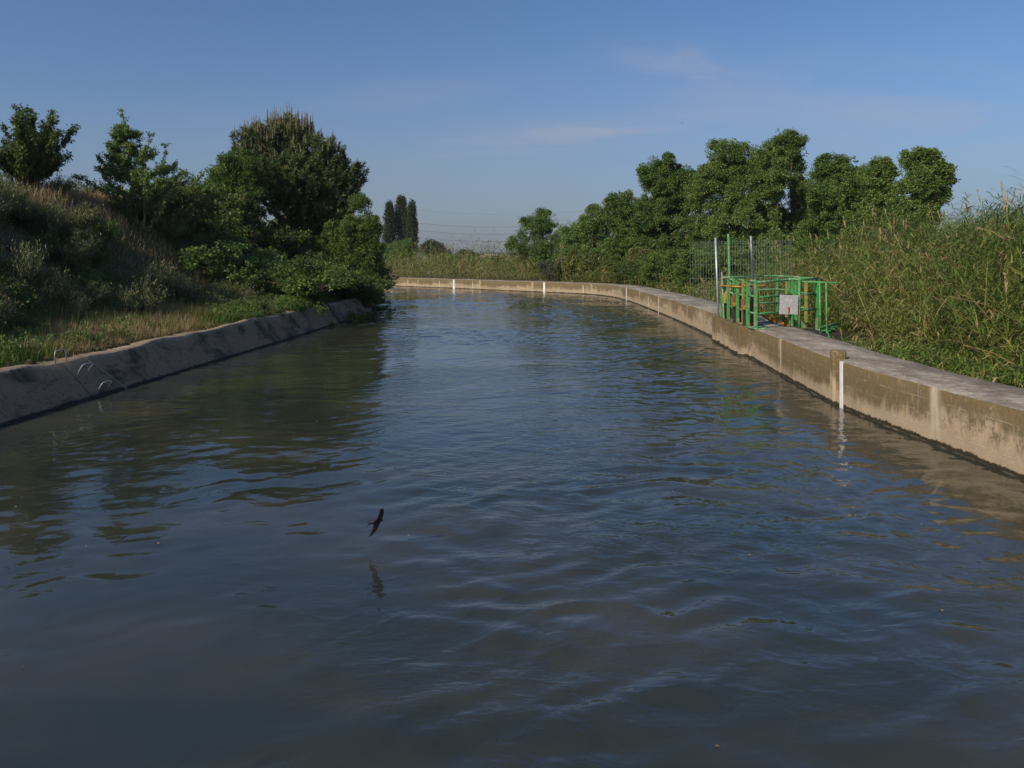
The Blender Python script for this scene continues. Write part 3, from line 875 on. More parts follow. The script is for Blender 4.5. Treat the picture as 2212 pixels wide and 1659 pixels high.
broad_tree('broadleaf_tree', [(512, 372, 40, 40), (488, 405, 42, 42), (525, 425, 48, 48), (466, 438, 28, 28), (505, 460, 42, 28)], 38.5, 'rounded fresh green tree tucked against the left side of the big pine', mat='leaf_bright', nclump=120, per=200, clump=.55, leaf=.13, seed=80, tintb=.45, wide=1.0, base_z=4.2)
broad_tree('broadleaf_tree', [(775, 462, 22, 40), (802, 515, 20, 46), (750, 510, 36, 40), (790, 560, 34, 45), (725, 545, 44, 30), (745, 585, 55, 36)], 40.5, 'light green willowy tree at the water end of the left bank, right of the pine', mat='leaf_ash', nclump=130, per=230, clump=.5, leaf=.11, seed=81, tintb=.5, wide=1.0, base_z=.7)

def stem_tree(name, base, stems, label, mat, bark_m, leaf, seed, twig=9, per=26, cl=.16, r0=.06, tintb=.5, bare=.12, group=None):
    """multi-stemmed tree: each stem is a path of points; leafy twigs grow along its upper part"""
    r = np.random.default_rng(seed); rr = random.Random(seed)
    root = empty(name, base); tag(root, label, 'tree', group)
    b = MB(); cs = []; rs = []
    for (pts, r1, f0) in stems:
        pts = [Vector(p) - Vector(base) for p in pts]
        n = len(pts); seg = []
        for i in range(n - 1):
            for q in range(4):
                seg.append(pts[i].lerp(pts[i + 1], q / 4) + Vector((rr.uniform(-1, 1), rr.uniform(-1, 1), rr.uniform(-.5, .5))) * .03)
        seg.append(pts[-1])
        m = len(seg)
        b.tube(seg, [r1 * (1 - .88 * i / (m - 1)) + .004 for i in range(m)], 7)
        for i in range(m):
            f = i / (m - 1)
            if f < f0: continue
            d = (seg[min(m - 1, i + 1)] - seg[max(0, i - 1)]).normalized()
            for q in range(twig):
                tl = rr.uniform(.10, .46) * (1.2 - .65 * f)
                dv = (d * .8 + Vector(unit(1, r)[0]) * .85 + Vector((0, 0, .3))).normalized()
                e = seg[i] + dv * tl
                if rr.random() < .35: b.tube([seg[i], e], [.006, .003], 4)
                if rr.random() > bare:
                    for z in (.3, .55, .8, 1.0):
                        cs.append(seg[i].lerp(e, z)); rs.append(cl * rr.uniform(.6, 1.2))
    b.build('trunk', M[bark_m], root, Vector((0, 0, 0)))
    cs = np.array(cs); rs = np.array(rs)
    leaf_mesh('crown', [clump_leaves(cs, rs, per, leaf, leaf * .55, None, tintb, r)], M[mat], root)
    return root

# slender pale-stemmed tree on the slope
Y = 28.4
bx = at(305, 530, Y); bz = ground_z(bx.x, bx.y) - .1
def S(px, py, dy=0.): 
    q = at(px, py, Y); q.y += dy; return q
b0 = Vector((bx.x, bx.y, bz))
sr = random.Random(12)
limbs = [
    ([b0 + Vector((-.1, 0, 0)), S(297, 480), S(289, 420), S(281, 350), S(270, 290), S(264, 243)], .075, .45),
    ([b0, S(302, 470, .3), S(300, 400, .4), S(297, 340, .4), S(292, 290, .3)], .055, .45),
    ([b0 + Vector((.12, 0, 0)), S(318, 470, -.2), S(322, 410, -.3), S(322, 350, -.3), S(330, 296, -.2)], .055, .45),
    ([b0 + Vector((.15, .1, 0)), S(325, 490), S(338, 440), S(346, 385), S(357, 318)], .045, .5),
    ([b0 + Vector((.1, -.1, 0)), S(330, 500, -.3), S(352, 470, -.4), S(368, 440, -.5)], .025, .5)]
for q in range(60):
    h = sr.random() ** 1.25
    ay = 450 - 170 * h; ax_ = 306 - 38 * h + sr.uniform(-14, 22) * (1 - h)
    ln = (122 * (1 - h) ** 1.1 + 10) * sr.uniform(.45, 1.05)
    an = sr.uniform(0, 6.283); c_, d_ = math.cos(an), math.sin(an)
    up_ = sr.uniform(.28, .62)
    dep = .018 * ln * d_
    limbs.append(([S(ax_, ay), S(ax_ + c_ * ln * .4, ay - ln * up_ * .3, dep * .4), S(ax_ + c_ * ln * .78, ay - ln * up_ * .68, dep * .8), S(ax_ + c_ * ln, ay - ln * up_ * 1.08, dep)], .018, .18))
stem_tree('slender_tree', b0, limbs, 'slender young tree with several pale stems halfway up the left slope', 'leaf_bright', 'bark_pale', .075, 21, twig=3, per=6, cl=.055, tintb=.62, bare=.08)

# dark fan-shaped bushy tree at the left edge
Y = 25.6
bx = at(52, 415, Y); bz = ground_z(bx.x, bx.y) - .1
b0 = Vector((bx.x, bx.y, bz))
st = []
sr = random.Random(8)
for q in range(58):
    a = sr.uniform(0, 6.283); rr_ = math.sqrt(sr.uniform(.12, 1))
    e = S(62 + 72 * rr_ * math.cos(a), 306 + 66 * rr_ * math.sin(a) - (12 if sr.random() < .25 else 0), sr.uniform(-1.2, 1.2))
    m1 = b0.lerp(e, .35) + Vector((sr.uniform(-.1, .1), 0, .12)); m2 = b0.lerp(e, .7) + Vector((sr.uniform(-.12, .12), 0, .10))
    st.append(([b0 + Vector((sr.uniform(-.25, .25), sr.uniform(-.2, .2), 0)), m1, m2, e], .028, sr.uniform(.25, .5)))
stem_tree('bushy_tree', b0, st, 'dark bushy fan shaped tree on the embankment crest at the left edge', 'leaf_dark', 'bark', .085, 22, twig=3, per=7, cl=.085, tintb=.62)

# ------------------------------------------------------------------ shrubs of the left slope
def dup(root, loc, rz, sc, label=None, group=None):
    c = root.copy(); col.objects.link(c)
    c.location = loc; c.rotation_euler = (0, 0, rz); c.scale = sc
    if label: c['label'] = label
    if group: c['group'] = group
    for ch in root.children:
        k = ch.copy(); col.objects.link(k); k.parent = c
    return c

def shrub_proto(kind, seed):
    r = np.random.default_rng(seed); rr = random.Random(seed)
    root = empty({'scrub': 'scrub_bush', 'bramble': 'bramble', 'evergreen': 'dark_shrub', 'olive': 'olive_shrub'}[kind], (0, 0, 0))
    b = MB()
    if kind == 'scrub':
        n = 560; nt_ = 7; tc_ = r.normal(0, .42, (nt_, 2)); th_ = r.uniform(.35, 1.1, nt_); ti_ = r.integers(0, nt_, n)
        an = r.uniform(0, 2 * np.pi, n); q = np.sqrt(r.random(n)) * .14
        C = np.stack([tc_[ti_, 0] + np.cos(an) * q, tc_[ti_, 1] + np.sin(an) * q, np.zeros(n)], 1)
        A = np.stack([np.cos(an) * (.15 + q * 2.6) + tc_[ti_, 0] * .3, np.sin(an) * (.15 + q * 2.6) + tc_[ti_, 1] * .3, np.ones(n)], 1) + r.normal(0, .26, (n, 3)); A /= np.linalg.norm(A, axis=1)[:, None]
        L = r.uniform(.35, 1.0, n) ** 1.3 * th_[ti_]
        cs = C + A * L[:, None]
        reps = []
        for f in (.45, .62, .78, .9, 1.0):
            m = C + A * (L * f)[:, None]
            reps.append(clump_leaves(m, np.full(n, .05), 4, .08, .018, None, .42 + .25 * seed % .5 if f < .95 else .8, r, 1.2, -.8))
        leaf_mesh('foliage', reps, M['scrub'], root)
        for i in range(60): b.tube([C[i] * .05, C[i] * .8 + np.array([0, 0, .04]), C[i] + A[i] * L[i] * .95], [.012, .010, .004], 4)
    else:
        mat = {'bramble': 'leaf_bright', 'evergreen': 'leaf_dark', 'olive': 'leaf_olive'}[kind]
        lobes = [(0, 0, .25, .55, .55, .30)] + [(rr.gauss(0, .45), rr.gauss(0, .45), rr.uniform(.15, .85), rr.uniform(.16, .42), rr.uniform(.16, .42), rr.uniform(.14, .38)) for _ in range(10)]
        cs = lobe_points(lobes, 120, r, .5, 1.02); cs = cs[cs[:, 2] > .02]
        reps = [clump_leaves(cs, .13 * r.uniform(.6, 1.3, len(cs)), 34, .075, .045, None, .45, r)]
        sp = lobe_points(lobes, 150, r, 1., 1.5); sp = sp[sp[:, 2] > .2]
        reps.append(clump_leaves(sp, np.full(len(sp), .06), 9, .07, .04, None, .65, r))
        leaf_mesh('foliage', reps, M[mat], root)
        for i in range(34):
            q = Vector(cs[i]); s = Vector((q.x * .15, q.y * .15, 0))
            b.tube([s, s.lerp(q, .5) + Vector((0, 0, .12)), q], [.018, .012, .004], 5)
        for i in range(min(14, len(sp))):
            q = Vector(sp[i]); b.tube([(q.x * .1, q.y * .1, 0), q * .5, q], [.012, .008, .003], 4)
    b.build('stem', M['bark'], root, Vector((0, 0, 0)))
    return root

LAB = {'scrub': ('grey brown heathery scrub bush on the dry left slope', 'scrub bushes on the left slope'),
       'bramble': ('leafy green bramble shrub in the thicket on the left bank', 'bramble shrubs on the left bank'),
       'evergreen': ('dark small leaved shrub in the thicket on the left bank', 'dark shrubs on the left bank'),
       'olive': ('olive green shrub in the thicket on the left bank', 'olive shrubs on the left bank')}
protos = {k: [shrub_proto(k, 200 + 10 * i + j) for j in range(3)] for i, k in enumerate(LAB)}
used = set()
def put_shrub(kind, x, y, s, hs=1., dz=0.):
    pr = random.choice(protos[kind]); lab, grp = LAB[kind]
    loc = (x, y, ground_z(x, y) - .05 + dz); rz = random.uniform(0, 6.28); sc = (s, s, s * hs)
    if pr.name not in used:
        used.add(pr.name); pr.location = loc; pr.rotation_euler = (0, 0, rz); pr.scale = sc
        tag(pr, lab, {'scrub': 'scrub bush', 'bramble': 'bramble'}.get(kind, 'shrub'), grp); return pr
    return dup(pr, loc, rz, sc, lab, grp)

def left_pt(y, d):
    i = np.abs(LL[:, 1] - y).argmin() if y < 60 else len(LL) - 1
    p = LL[i] - LN[i] * d
    return float(p[0]), float(p[1])
rs_ = random.Random(3)
# dry scrub on the near slope
for i in range(240):
    y = rs_.uniform(14, 31); d = rs_.uniform(3.3, 10.5)
    if d > 8.2 and y > 21 and rs_.random() < .75: continue
    x, yy = left_pt(y, d)
    if yy > 31: continue
    if (x + 13.4) ** 2 + (yy - 26.7) ** 2 < 2.3 ** 2: continue
    put_shrub('scrub' if rs_.random() < .78 else rs_.choice(('olive', 'evergreen', 'bramble')), x, yy, rs_.uniform(.45, 1.0), rs_.uniform(.8, 1.5))
# thicket towards the bend
for i in range(120):
    y = rs_.uniform(29.5, 53); d = rs_.uniform(.5, 10.5)
    if y < 36 and (d < 2.6 or d > 8.3) and rs_.random() < .85: continue
    x, yy = left_pt(y, d)
    if (x + 13.6) ** 2 + (yy - 28.) ** 2 < 2.4 ** 2: continue
    k = rs_.choice(('bramble', 'evergreen', 'olive', 'bramble', 'olive'))
    s = rs_.uniform(.9, 1.9) * (.7 if d < 2 else 1)
    put_shrub(k, x, yy, s, rs_.uniform(.7, 1.15))
# brambles that hang over the water near the bend
for i in range(60):
    y = rs_.uniform(28.5, 52); x, yy = left_pt(y, rs_.uniform(-.1, 1.3) + max(0, 33 - y) * .12)
    put_shrub(rs_.choice(('bramble', 'bramble', 'evergreen')), x, yy, rs_.uniform(.7, 1.4), .85, .45 if y > 33 else .72)
for i in range(40):
    y = rs_.uniform(22.5, 31); x, yy = left_pt(y, rs_.uniform(.9, 2.2))
    put_shrub(rs_.choice(('bramble', 'bramble', 'olive', 'evergreen')), x, yy, rs_.uniform(.35, .75), .85, -.05)
# shrubs along the crest
for i in range(26):
    y = rs_.uniform(34, 52); x, yy = left_pt(y, rs_.uniform(9, 13))
    put_shrub(rs_.choice(('bramble', 'olive', 'evergreen')), x, yy, rs_.uniform(.8, 1.5), 1.0)

# ------------------------------------------------------------------ grass and reeds (uncountable)
def blades(C, A, L, W, bend, tint, r=rng):
    """arched two-segment blades: 5 verts -> quad + tri, stored as two faces"""
    n = len(C)
    side = np.cross(A, np.array([0, 0, 1.])) + unit(n, r) * .35
    side /= np.linalg.norm(side, axis=1)[:, None] + 1e-9
    L = np.broadcast_to(L, (n,))[:, None]; W = np.broadcast_to(W, (n,))[:, None]; bend = np.broadcast_to(bend, (n,))[:, None]
    mid = C + A * L * .5 + np.array([0, 0, -1.]) * bend * L * .12
    tip = C + A * L + np.array([0, 0, -1.]) * bend * L * .55
    V = np.stack([C - side * W * .35, C + side * W * .35, mid + side * W * .5, mid - side * W * .5, tip], 1)
    return V.reshape(-1, 3), np.repeat(tint, 5)

def blade_mesh(name, parts, mat):
    V = np.concatenate([p[0] for p in parts]); T = np.concatenate([p[1] for p in parts])
    n = len(V) // 5
    base = (np.arange(n) * 5)[:, None]
    Fc = np.concatenate([base + np.array([0, 1, 2, 3]), base + np.array([3, 2, 4])], 1).ravel()
    fn = np.tile([4, 3], n)
    return link(name, np_mesh(name, V, Fc, fn, T), mat)

def grass_field(n, y0, y1, d0, d1, hmin, hmax, seed, pal, w=.014):
    r = np.random.default_rng(seed)
    y = y0 + (y1 - y0) * r.random(n) ** 1.25; d = r.uniform(d0, d1, n)
    i = np.abs(LL[None, :, 1] - y[:, None]).argmin(1) if n < 3000 else np.searchsorted(LL[:np.argmax(LL[:, 1] > 58), 1], y)
    x = LL[i, 0] - LN[i, 0] * d; yy = LL[i, 1] - LN[i, 1] * d + r.uniform(-.3, .3, n)
    z, dl, _ = hfun(x, yy, True)
    pn = vnoise(x, yy, 1.1, 21); pn2 = vnoise(x, yy, .45, 22); pn3 = vnoise(x + 40, yy, 2.2, 23)
    keep = (dl > d0 - .15) & (pn3 + .5 * r.random(n) > .35)
    h = (hmin + (hmax - hmin) * (pn * .6 + .4 * r.random(n)))
    A = np.stack([r.normal(0, .28, n), r.normal(0, .28, n), np.ones(n)], 1); A /= np.linalg.norm(A, axis=1)[:, None]
    t = np.clip(pal[0] + (pn2 - .5) * pal[1] + r.normal(0, pal[2], n), 0, 1)
    C = np.stack([x, yy, z - .03], 1)
    return blades(C[keep], A[keep], h[keep], w * r.uniform(.6, 1.3, keep.sum()), r.uniform(0, .8, keep.sum()), t[keep], r)

gp = [grass_field(38000, 9, 34, 1.0, 3.8, .14, .55, 31, (.46, .95, .15), .010),
      grass_field(34000, 9, 34, 1.5, 4.8, .3, .75, 32, (.76, .5, .1), .008),
      grass_field(2200, 9, 34, 1.2, 4.2, .5, .95, 36, (.30, .5, .15), .012),
      grass_field(9000, 9, 32, .9, 2.0, .04, .16, 34, (.55, .8, .2), .014)]
o = blade_mesh('grass', gp, M['grass'])
tag(o, 'green and straw coloured grass along the rim of the left lining', 'grass', kind='stuff')
def rim_stones(n, seed):
    r = np.random.default_rng(seed)
    base = np.array([[1, 0, 0], [0, 1, 0], [-1, 0, 0], [0, -1, 0], [0, 0, .8], [0, 0, -.8]], float)
    tri = np.array([[0, 1, 4], [1, 2, 4], [2, 3, 4], [3, 0, 4], [1, 0, 5], [2, 1, 5], [3, 2, 5], [0, 3, 5]])
    y = 10 + 22 * r.random(n); d = .95 + r.exponential(.28, n)
    i = np.searchsorted(LL[:np.argmax(LL[:, 1] > 58), 1], y)
    x = LL[i, 0] - LN[i, 0] * d; yy = LL[i, 1] - LN[i, 1] * d; z = hfun(x, yy)
    sz = r.uniform(.015, .06, n) * np.where(r.random(n) < .06, 2.2, 1)
    V = base[None] * r.uniform(.6, 1.3, (n, 6, 3)) * sz[:, None, None] + np.stack([x, yy, z + sz * .3], 1)[:, None]
    Fc = (tri[None] + 6 * np.arange(n)[:, None, None]).reshape(-1)
    o = link('rubble', np_mesh('rubble', V.reshape(-1, 3), Fc, 3), M['ground'])
    tag(o, 'earth clods and small stones along the rim of the left lining', 'rubble', kind='stuff')
rim_stones(1500, 95)
def weeds(n, seed):
    r = np.random.default_rng(seed); P = []
    y = 10 + 24 * r.random(n) ** 1.2; d = r.uniform(1.15, 4.2, n)
    cl = vnoise(y * 1.0, d, .8, 91); k = cl > .45; y = y[k]; d = d[k]; n = len(y)
    i = np.searchsorted(LL[:np.argmax(LL[:, 1] > 58), 1], y)
    x = LL[i, 0] - LN[i, 0] * d; yy = LL[i, 1] - LN[i, 1] * d; z = hfun(x, yy)
    H = r.uniform(.15, .5, n); f = r.random((n, 9))
    cs = np.stack([(x[:, None] + r.normal(0, .05, (n, 9)) * (.5 + f)), (yy[:, None] + r.normal(0, .05, (n, 9)) * (.5 + f)), z[:, None] + H[:, None] * (.15 + .85 * f)], -1).reshape(-1, 3)
    o = leaf_mesh('weeds', [clump_leaves(cs, np.full(len(cs), .05), 7, .07, .03, None, .6, r, 1., -.3)], M['leaf_bright'])
    tag(o, 'leafy green weeds among the grass along the left rim', 'weeds', kind='stuff')
weeds(700, 90)
o = blade_mesh('dry_grass', [grass_field(42000, 14, 52, 3.4, 12, .15, .55, 33, (.70, .5, .16), .012), grass_field(22000, 16, 36, 8.3, 13.5, .35, .85, 35, (.80, .3, .1), .014)], M['grass'])
tag(o, 'dry grass and low undergrowth over the left embankment', 'undergrowth', kind='stuff')

def reed_bed(name, x, y, hmin, hmax, seed, label, leaves=13, leaf_l=.46, leaf_w=.028, plume=.07, lean=.35, dryb=0.):
    r = np.random.default_rng(seed); n = len(x)
    z = hfun(x, y)
    pn = vnoise(x, y, .55, 41); pn2 = vnoise(x, y, .28, 42); pn3 = vnoise(x, y, 1.6, 43)
    H = hmin + (hmax - hmin) * (.65 * pn2 + .35 * r.random(n))
    H = H * np.where(r.random(n) < .1, 1.25, 1)
    ln = lean * (.35 + 1.1 * pn)
    A = np.stack([r.normal(-.15, 1, n) * ln, r.normal(-.25, 1, n) * ln, np.ones(n)], 1); A /= np.linalg.norm(A, axis=1)[:, None]
    C = np.stack([x, y, z - .05], 1)
    patch = np.clip((.6 * pn3 + .4 * vnoise(x, y, .8, 47) - .52) * 4.5, 0, 1)
    dry = (r.random(n) < .05 + dryb + .58 * patch)
    H = H * (1 - .35 * patch)
    hole = vnoise(x + 7, y + 3, 1.1, 48) < .16
    H = np.where(hole, H * .45, H)
    st_t = np.where(dry, .84, .54) + r.normal(0, .06, n)
    parts = [blades(C, A, H * .97, .020, r.uniform(0, .2, n), np.clip(st_t, 0, 1), r)]
    for k in range(leaves):
        f = .18 + .80 * (k + r.random(n)) / leaves
        P = C + A * (H * f)[:, None] + np.array([0, 0, -1.]) * (.1 * f * f * H)[:, None] * .3
        az = r.uniform(0, 2 * np.pi, n)
        up = r.uniform(.35, 1.5, n)
        D = np.stack([np.cos(az), np.sin(az), up], 1); D /= np.linalg.norm(D, axis=1)[:, None]
        dl = dry | (r.random(n) < np.where(f < .34, .38, .04))
        t = np.where(dl, r.uniform(.74, 1.0, n), np.clip(.34 + (pn - .5) * .35 + r.normal(0, .14, n), 0, .74))
        parts.append(blades(P, D, leaf_l * r.uniform(.55, 1.2, n), leaf_w * r.uniform(.6, 1.2, n), r.uniform(.35, 1.35, n) + .4 * dl, t, r))
    # feathery plumes on the tallest stems
    pk = np.where((r.random(n) < plume) & (H > hmin + .25 * (hmax - hmin)))[0]
    T0 = C[pk] + A[pk] * (H[pk] * .96)[:, None]
    tipv = A[pk] + np.stack([r.normal(0, .12, len(pk)), r.normal(0, .12, len(pk)), np.full(len(pk), .8)], 1); tipv /= np.linalg.norm(tipv, axis=1)[:, None]
    pl = r.uniform(.35, .6, len(pk))
    parts.append(blades(T0 - tipv * .3, tipv, pl + .3, .014, 0., np.full(len(pk), .8), r))
    for k in range(16):
        f = r.random(len(pk))
        P = T0 + tipv * (pl * (.25 + .75 * f))[:, None]
        D = tipv + unit(len(pk), r) * .35; D /= np.linalg.norm(D, axis=1)[:, None]
        parts.append(blades(P, D, .17 * (1.15 - f * .7), .018, .2, np.clip(r.normal(.95, .04, len(pk)), 0, 1), r))
    o = blade_mesh(name, parts, M['reed'])
    tag(o, label, 'reeds', kind='stuff')
    return o

def right_pts(n, y0, y1, t0, t1, seed, pw=1.):
    r = np.random.default_rng(seed)
    ok = np.where((RL[:, 1] > y0) & (RL[:, 1] < y1))[0]
    i = r.choice(ok, n); t = t0 + (t1 - t0) * r.random(n) ** pw + wall_thick(RL[i, 1])
    x = RL[i, 0] + RN[i, 0] * t + RT[i, 0] * r.uniform(-.25, .25, n); y = RL[i, 1] + RN[i, 1] * t + RT[i, 1] * r.uniform(-.25, .25, n)
    z, dl, dr = hfun(x, y, True)
    k = dr > wall_thick(y) + t0 - .1
    # keep clear of the platform on the land side
    k &= ~((x < 9.2) & (y > 17.4) & (y < 25.2))
    return x[k], y[k]
x, y = right_pts(7200, 6, 34, 1.3, 11, 51, .8)
reed_bed('reeds', x, y, 1.25, 2.6, 52, 'tall tangled canes with buff plumes covering the right bank', leaves=18, leaf_w=.024, plume=.035, lean=.55)
x, y = right_pts(6500, 6, 32, .12, 3.6, 53)
reed_bed('grass', x, y, .25, .95, 54, 'lush low grass and fallen canes along the back of the right wall', leaves=9, leaf_l=.36, leaf_w=.026, plume=0., lean=.6)
x, y = right_pts(2600, 30, 58, .4, 9, 55)
reed_bed('reeds', x, y, .8, 1.9, 56, 'reeds and weeds behind the bend of the right wall', leaves=10, leaf_l=.5, leaf_w=.05, plume=.04)
x, y = right_pts(5200, 54, 112, .6, 20, 57, .75)
reed_bed('reeds', x, y, 1.2, 4.9, 58, 'far reed bed behind the outer wall beyond the bend', leaves=10, leaf_l=.62, leaf_w=.07, plume=.05, lean=.22, dryb=.10)

# individual canes that stand out
def cane(base, tip, label, dry=False, nl=14, ll=.55, seed=0, droop=.8):
    r = np.random.default_rng(seed)
    base = Vector(base); tip = Vector(tip)
    root = empty('cane', base); tag(root, label, 'cane')
    L = (tip - base).length
    mid = base.lerp(tip, .5) + Vector((0, 0, .06 * L))
    pts = [base.lerp(mid, k / 3) for k in range(3)] + [mid.lerp(tip, k / 3) for k in range(4)]
    b = MB(); b.tube(pts, [.016 - .0018 * k for k in range(7)], 6)
    b.build('stem', M['cane_dry'] if dry else M['cane_green'], root)
    if nl:
        P = np.array([pts[0].lerp(pts[-1], f) for f in np.linspace(.35, 1, nl)]) + 0
        d = np.array((tip - base).normalized())
        D = d * .6 + unit(nl, r) * .8 + np.array([0, 0, .1]); D /= np.linalg.norm(D, axis=1)[:, None]
        V, T = blades(P - np.array(base), D, ll * r.uniform(.7, 1.2, nl), .05, droop * r.uniform(.5, 1.2, nl), np.clip(r.normal(.9 if dry else .42, .08, nl), 0, 1), r)
        o = blade_mesh('leaves', [(V, T)], M['reed']); o.parent = root
    return root
def plainmat(name, c):
    m = NT(name); n = m.noise(m.obj(), 20., 3)
    return m.done(m.principled(m.mix(n, c, tuple(k * .65 for k in c)), .6, .3))
M['cane_dry'] = plainmat('dry_cane', (.36, .25, .11)); M['cane_green'] = plainmat('green_cane', (.13, .16, .05))
cane(at(2150, 720, 15.5), at(2000, 640, 15.0), 'leaning dry cane ending in a fan of long green leaves on the right bank', False, 16, .6, 1, .5)
cane(at(2180, 600, 16), at(2135, 505, 16.2), 'upright broken cane with drooping green leaves against the upper right bank', False, 12, .6, 2, 1.5)
cane(at(2100, 700, 14.6), at(2015, 640, 14.2), 'bare straw coloured cane lying across the middle of the right bank', True, 0, .5, 3)
cane(at(2205, 700, 13.5), at(2050, 640, 13.0), 'long yellow cane slanting down from the right edge', True, 5, .45, 4)
cane(at(2212, 800, 11.8), at(2080, 745, 11.6), 'dry cane lying low behind the wall near the right edge', True, 3, .4, 5)
cane(at(2175, 520, 15), at(2110, 490, 15), 'short pale cane poking out high on the right bank', True, 4, .4, 6)
cane(at(1830, 640, 17.5), at(1745, 585, 17.5), 'thin dry cane pointing at the green railing from the right', True, 2, .4, 7)

# ------------------------------------------------------------------ wire fence across the wall
fy = 23.7
fr = empty('wire_fence', (6.45, fy, WALL_H)); tag(fr, 'wire mesh fence panel with bare posts standing across the wall behind the green railing', 'fence')
b = MB()
x0, x1, z1 = 5.72, 8.98, 3.17
k = 0; x = x0
while x <= x1:
    zb = 1.15 if x < 6.5 else .85
    zz = z1 + .025 * (x - x0)
    b.tube([(x, fy, zb), (x - .03, fy, zz)], .0042, 4, cap=False); x += .085
for z in (.98, 1.18, 1.6, 1.98, 2.42, 2.8, 2.98, 3.08, 3.14):
    xs = x0 if z > 1.1 else 6.5
    b.tube([(xs, fy + .006, z), (x1, fy + .006, z + .05)], .0042, 4, cap=False)
b.build('wire_mesh', M['wire'], fr)
def post(a, bt, r, mat, name='post', parent=fr):
    b = MB(); b.tube([a, bt], r, 10); return b.build(name, mat, parent)
pa = at(1552, 684, 23.4); pa.z = WALL_H - .02
post(pa, at(1545.5, 513.5, 23.4), .032, M['galv'])
g0 = at(1578, 684, 23.85); g0.z = WALL_H - .02
post(g0, at(1573.5, 505.5, 23.85), .038, M['green'])
s0 = at(1628, 684, 23.75); s0.z = WALL_H - .02
sm = at(1624.6, 564, 23.75)
post(sm - Vector((0, 0, .05)), at(1622, 510, 23.75), .030, M['galv'])
post(s0, sm, .042, M['sleeve'], 'post_sleeve')

# ------------------------------------------------------------------ green railing round the sluice platform
rail = empty('platform_railing', (7.3, 20.5, WALL_H)); tag(rail, 'worn green tubular railing round the sluice platform on the right wall, with a grey plate', 'railing')
def rpost(px, pyt, pyb, Y, w=.055, mat='green', ztop=None, d=None):
    t = at(px, pyt, Y); bt = at(px, pyb, Y); bt.z = WALL_H - .01 if ztop is None else ztop
    bt.x = t.x
    b = MB(); b.box((t + bt) / 2, (w, d or w, t.z - bt.z), bev=.006)
    return b.build('post', M[mat], rail)
rp = {}
# canal side: three railing panels between four pairs of posts
rpost(1559.5, 605, 684, 23.15, .07); rpost(1565.5, 601, 686, 22.85, .05)
rpost(1573.7, 603, 690, 22.15, .075); rpost(1585.4, 601, 693, 21.75, .07)
rpost(1593.6, 605, 696, 21.2, .075); rpost(1605.5, 604, 700, 20.6, .07, 'green_yellow')
rpost(1615.5, 607, 705, 19.85, .08); rpost(1632.3, 608, 711, 19.12, .08)
# land side and far side
rpost(1679, 597, 677, 24.4, .06); rpost(1699, 608, 684, 23.1, .06, 'green_yellow'); rpost(1719.5, 609, 691, 21.9, .07)
rpost(1741, 610, 697, 21.2, .075, 'green_yellow'); rpost(1711.2, 601, 705, 19.95, .075); rpost(1706.5, 607, 703, 20.1, .07, 'green')
b = MB(); e0 = at(1726.8, 603.5, 19.5); e1 = Vector((e0.x, 19.5, WALL_H)); b.tube([e1, e0], .034, 10); b.build('post', M['green'], rail)
rpost(1764, 604, 702, 20.1, .085, 'green', -.1)
def tube_rail(pts, r=.031, mat='green_worn', name='rail'):
    b = MB(); b.tube(pts, r, 10); return b.build(name, M[mat], rail)
# short panels on the canal side
for (pa, ya), (pb, yb), hs in (((1573.7, 22.15), (1585.4, 21.75), (603, 631, 661)), ((1593.6, 21.2), (1605.5, 20.6), (604, 635, 667)), ((1615.5, 19.85), (1632.3, 19.12), (606, 638, 674))):
    for h in hs:
        a = at(pa, h, ya); c = at(pb, h + (1 if h < 620 else 3), yb)
        tube_rail([a, c], .026)
# far corner round to the landing
tube_rail([at(1562, 599.5, 23.2), at(1600, 598.3, 23.7), at(1645, 596.8, 24.2), at(1677, 595.6, 24.4), at(1700, 597.3, 23.4), at(1740, 600.5, 21.8), at(1766.3, 601.6, 20.6)], .030)
tube_rail([at(1610, 627.5, 23.6), at(1677, 624.5, 24.4), at(1705, 627.5, 23.0), at(1728, 632.5, 21.7), at(1742, 635, 21.2)])
tube_rail([at(1640, 654, 24.0), at(1680, 654.5, 24.4)])
tube_rail([at(1700, 660, 23.0), at(1728, 664, 21.7), at(1742, 666, 21.2)])
# near side
tube_rail([at(1632.3, 609.5, 19.12), at(1660, 607.8, 19.3), at(1690, 605.2, 19.7), at(1711.2, 602.6, 19.95), at(1726.8, 604.5, 19.5)], .030)
tube_rail([at(1632.3, 643, 19.12), at(1660, 640.7, 19.3), at(1711.2, 636.5, 19.95)])
tube_rail([at(1632.3, 678, 19.12), at(1660, 676, 19.3), at(1711.2, 674, 19.95)])
tube_rail([at(1726.8, 603, 19.5), at(1766.3, 601.5, 20.1)], .030)
tube_rail([at(1726.8, 636, 19.5), at(1763, 635, 20.1)]); tube_rail([at(1726.8, 670, 19.5), at(1763, 668.3, 20.1)])
# grey plate hung on the rails
pc = at(1704, 658.2, 19.40)
b = MB(); b.box(pc, (.515, .012, .505), Matrix.Rotation(R(2), 3, 'Y') @ Matrix.Rotation(R(8), 3, 'Z'), bev=.003)
pl = b.build('plate', M['plate'], rail); pl['label'] = 'square speckled grey plate'
b = MB()
b.tube([pc + Vector((-.02, -.012, -.06)), pc + Vector((.005, -.010, -.09)), pc + Vector((.010, -.009, -.14)), pc + Vector((-.005, -.012, -.20)), pc + Vector((.0, -.012, -.24))], [.010, .034, .024, .022, .008], 8)
rm = b.build('red_mark', M['red'], pl, pl.parent.location)
for v in rm.data.vertices: v.co.y = (v.co.y - (pc.y - 20.5)) * .12 + (pc.y - 20.5) - .0068 + (v.co.x - (pc.x - 7.3)) * .14
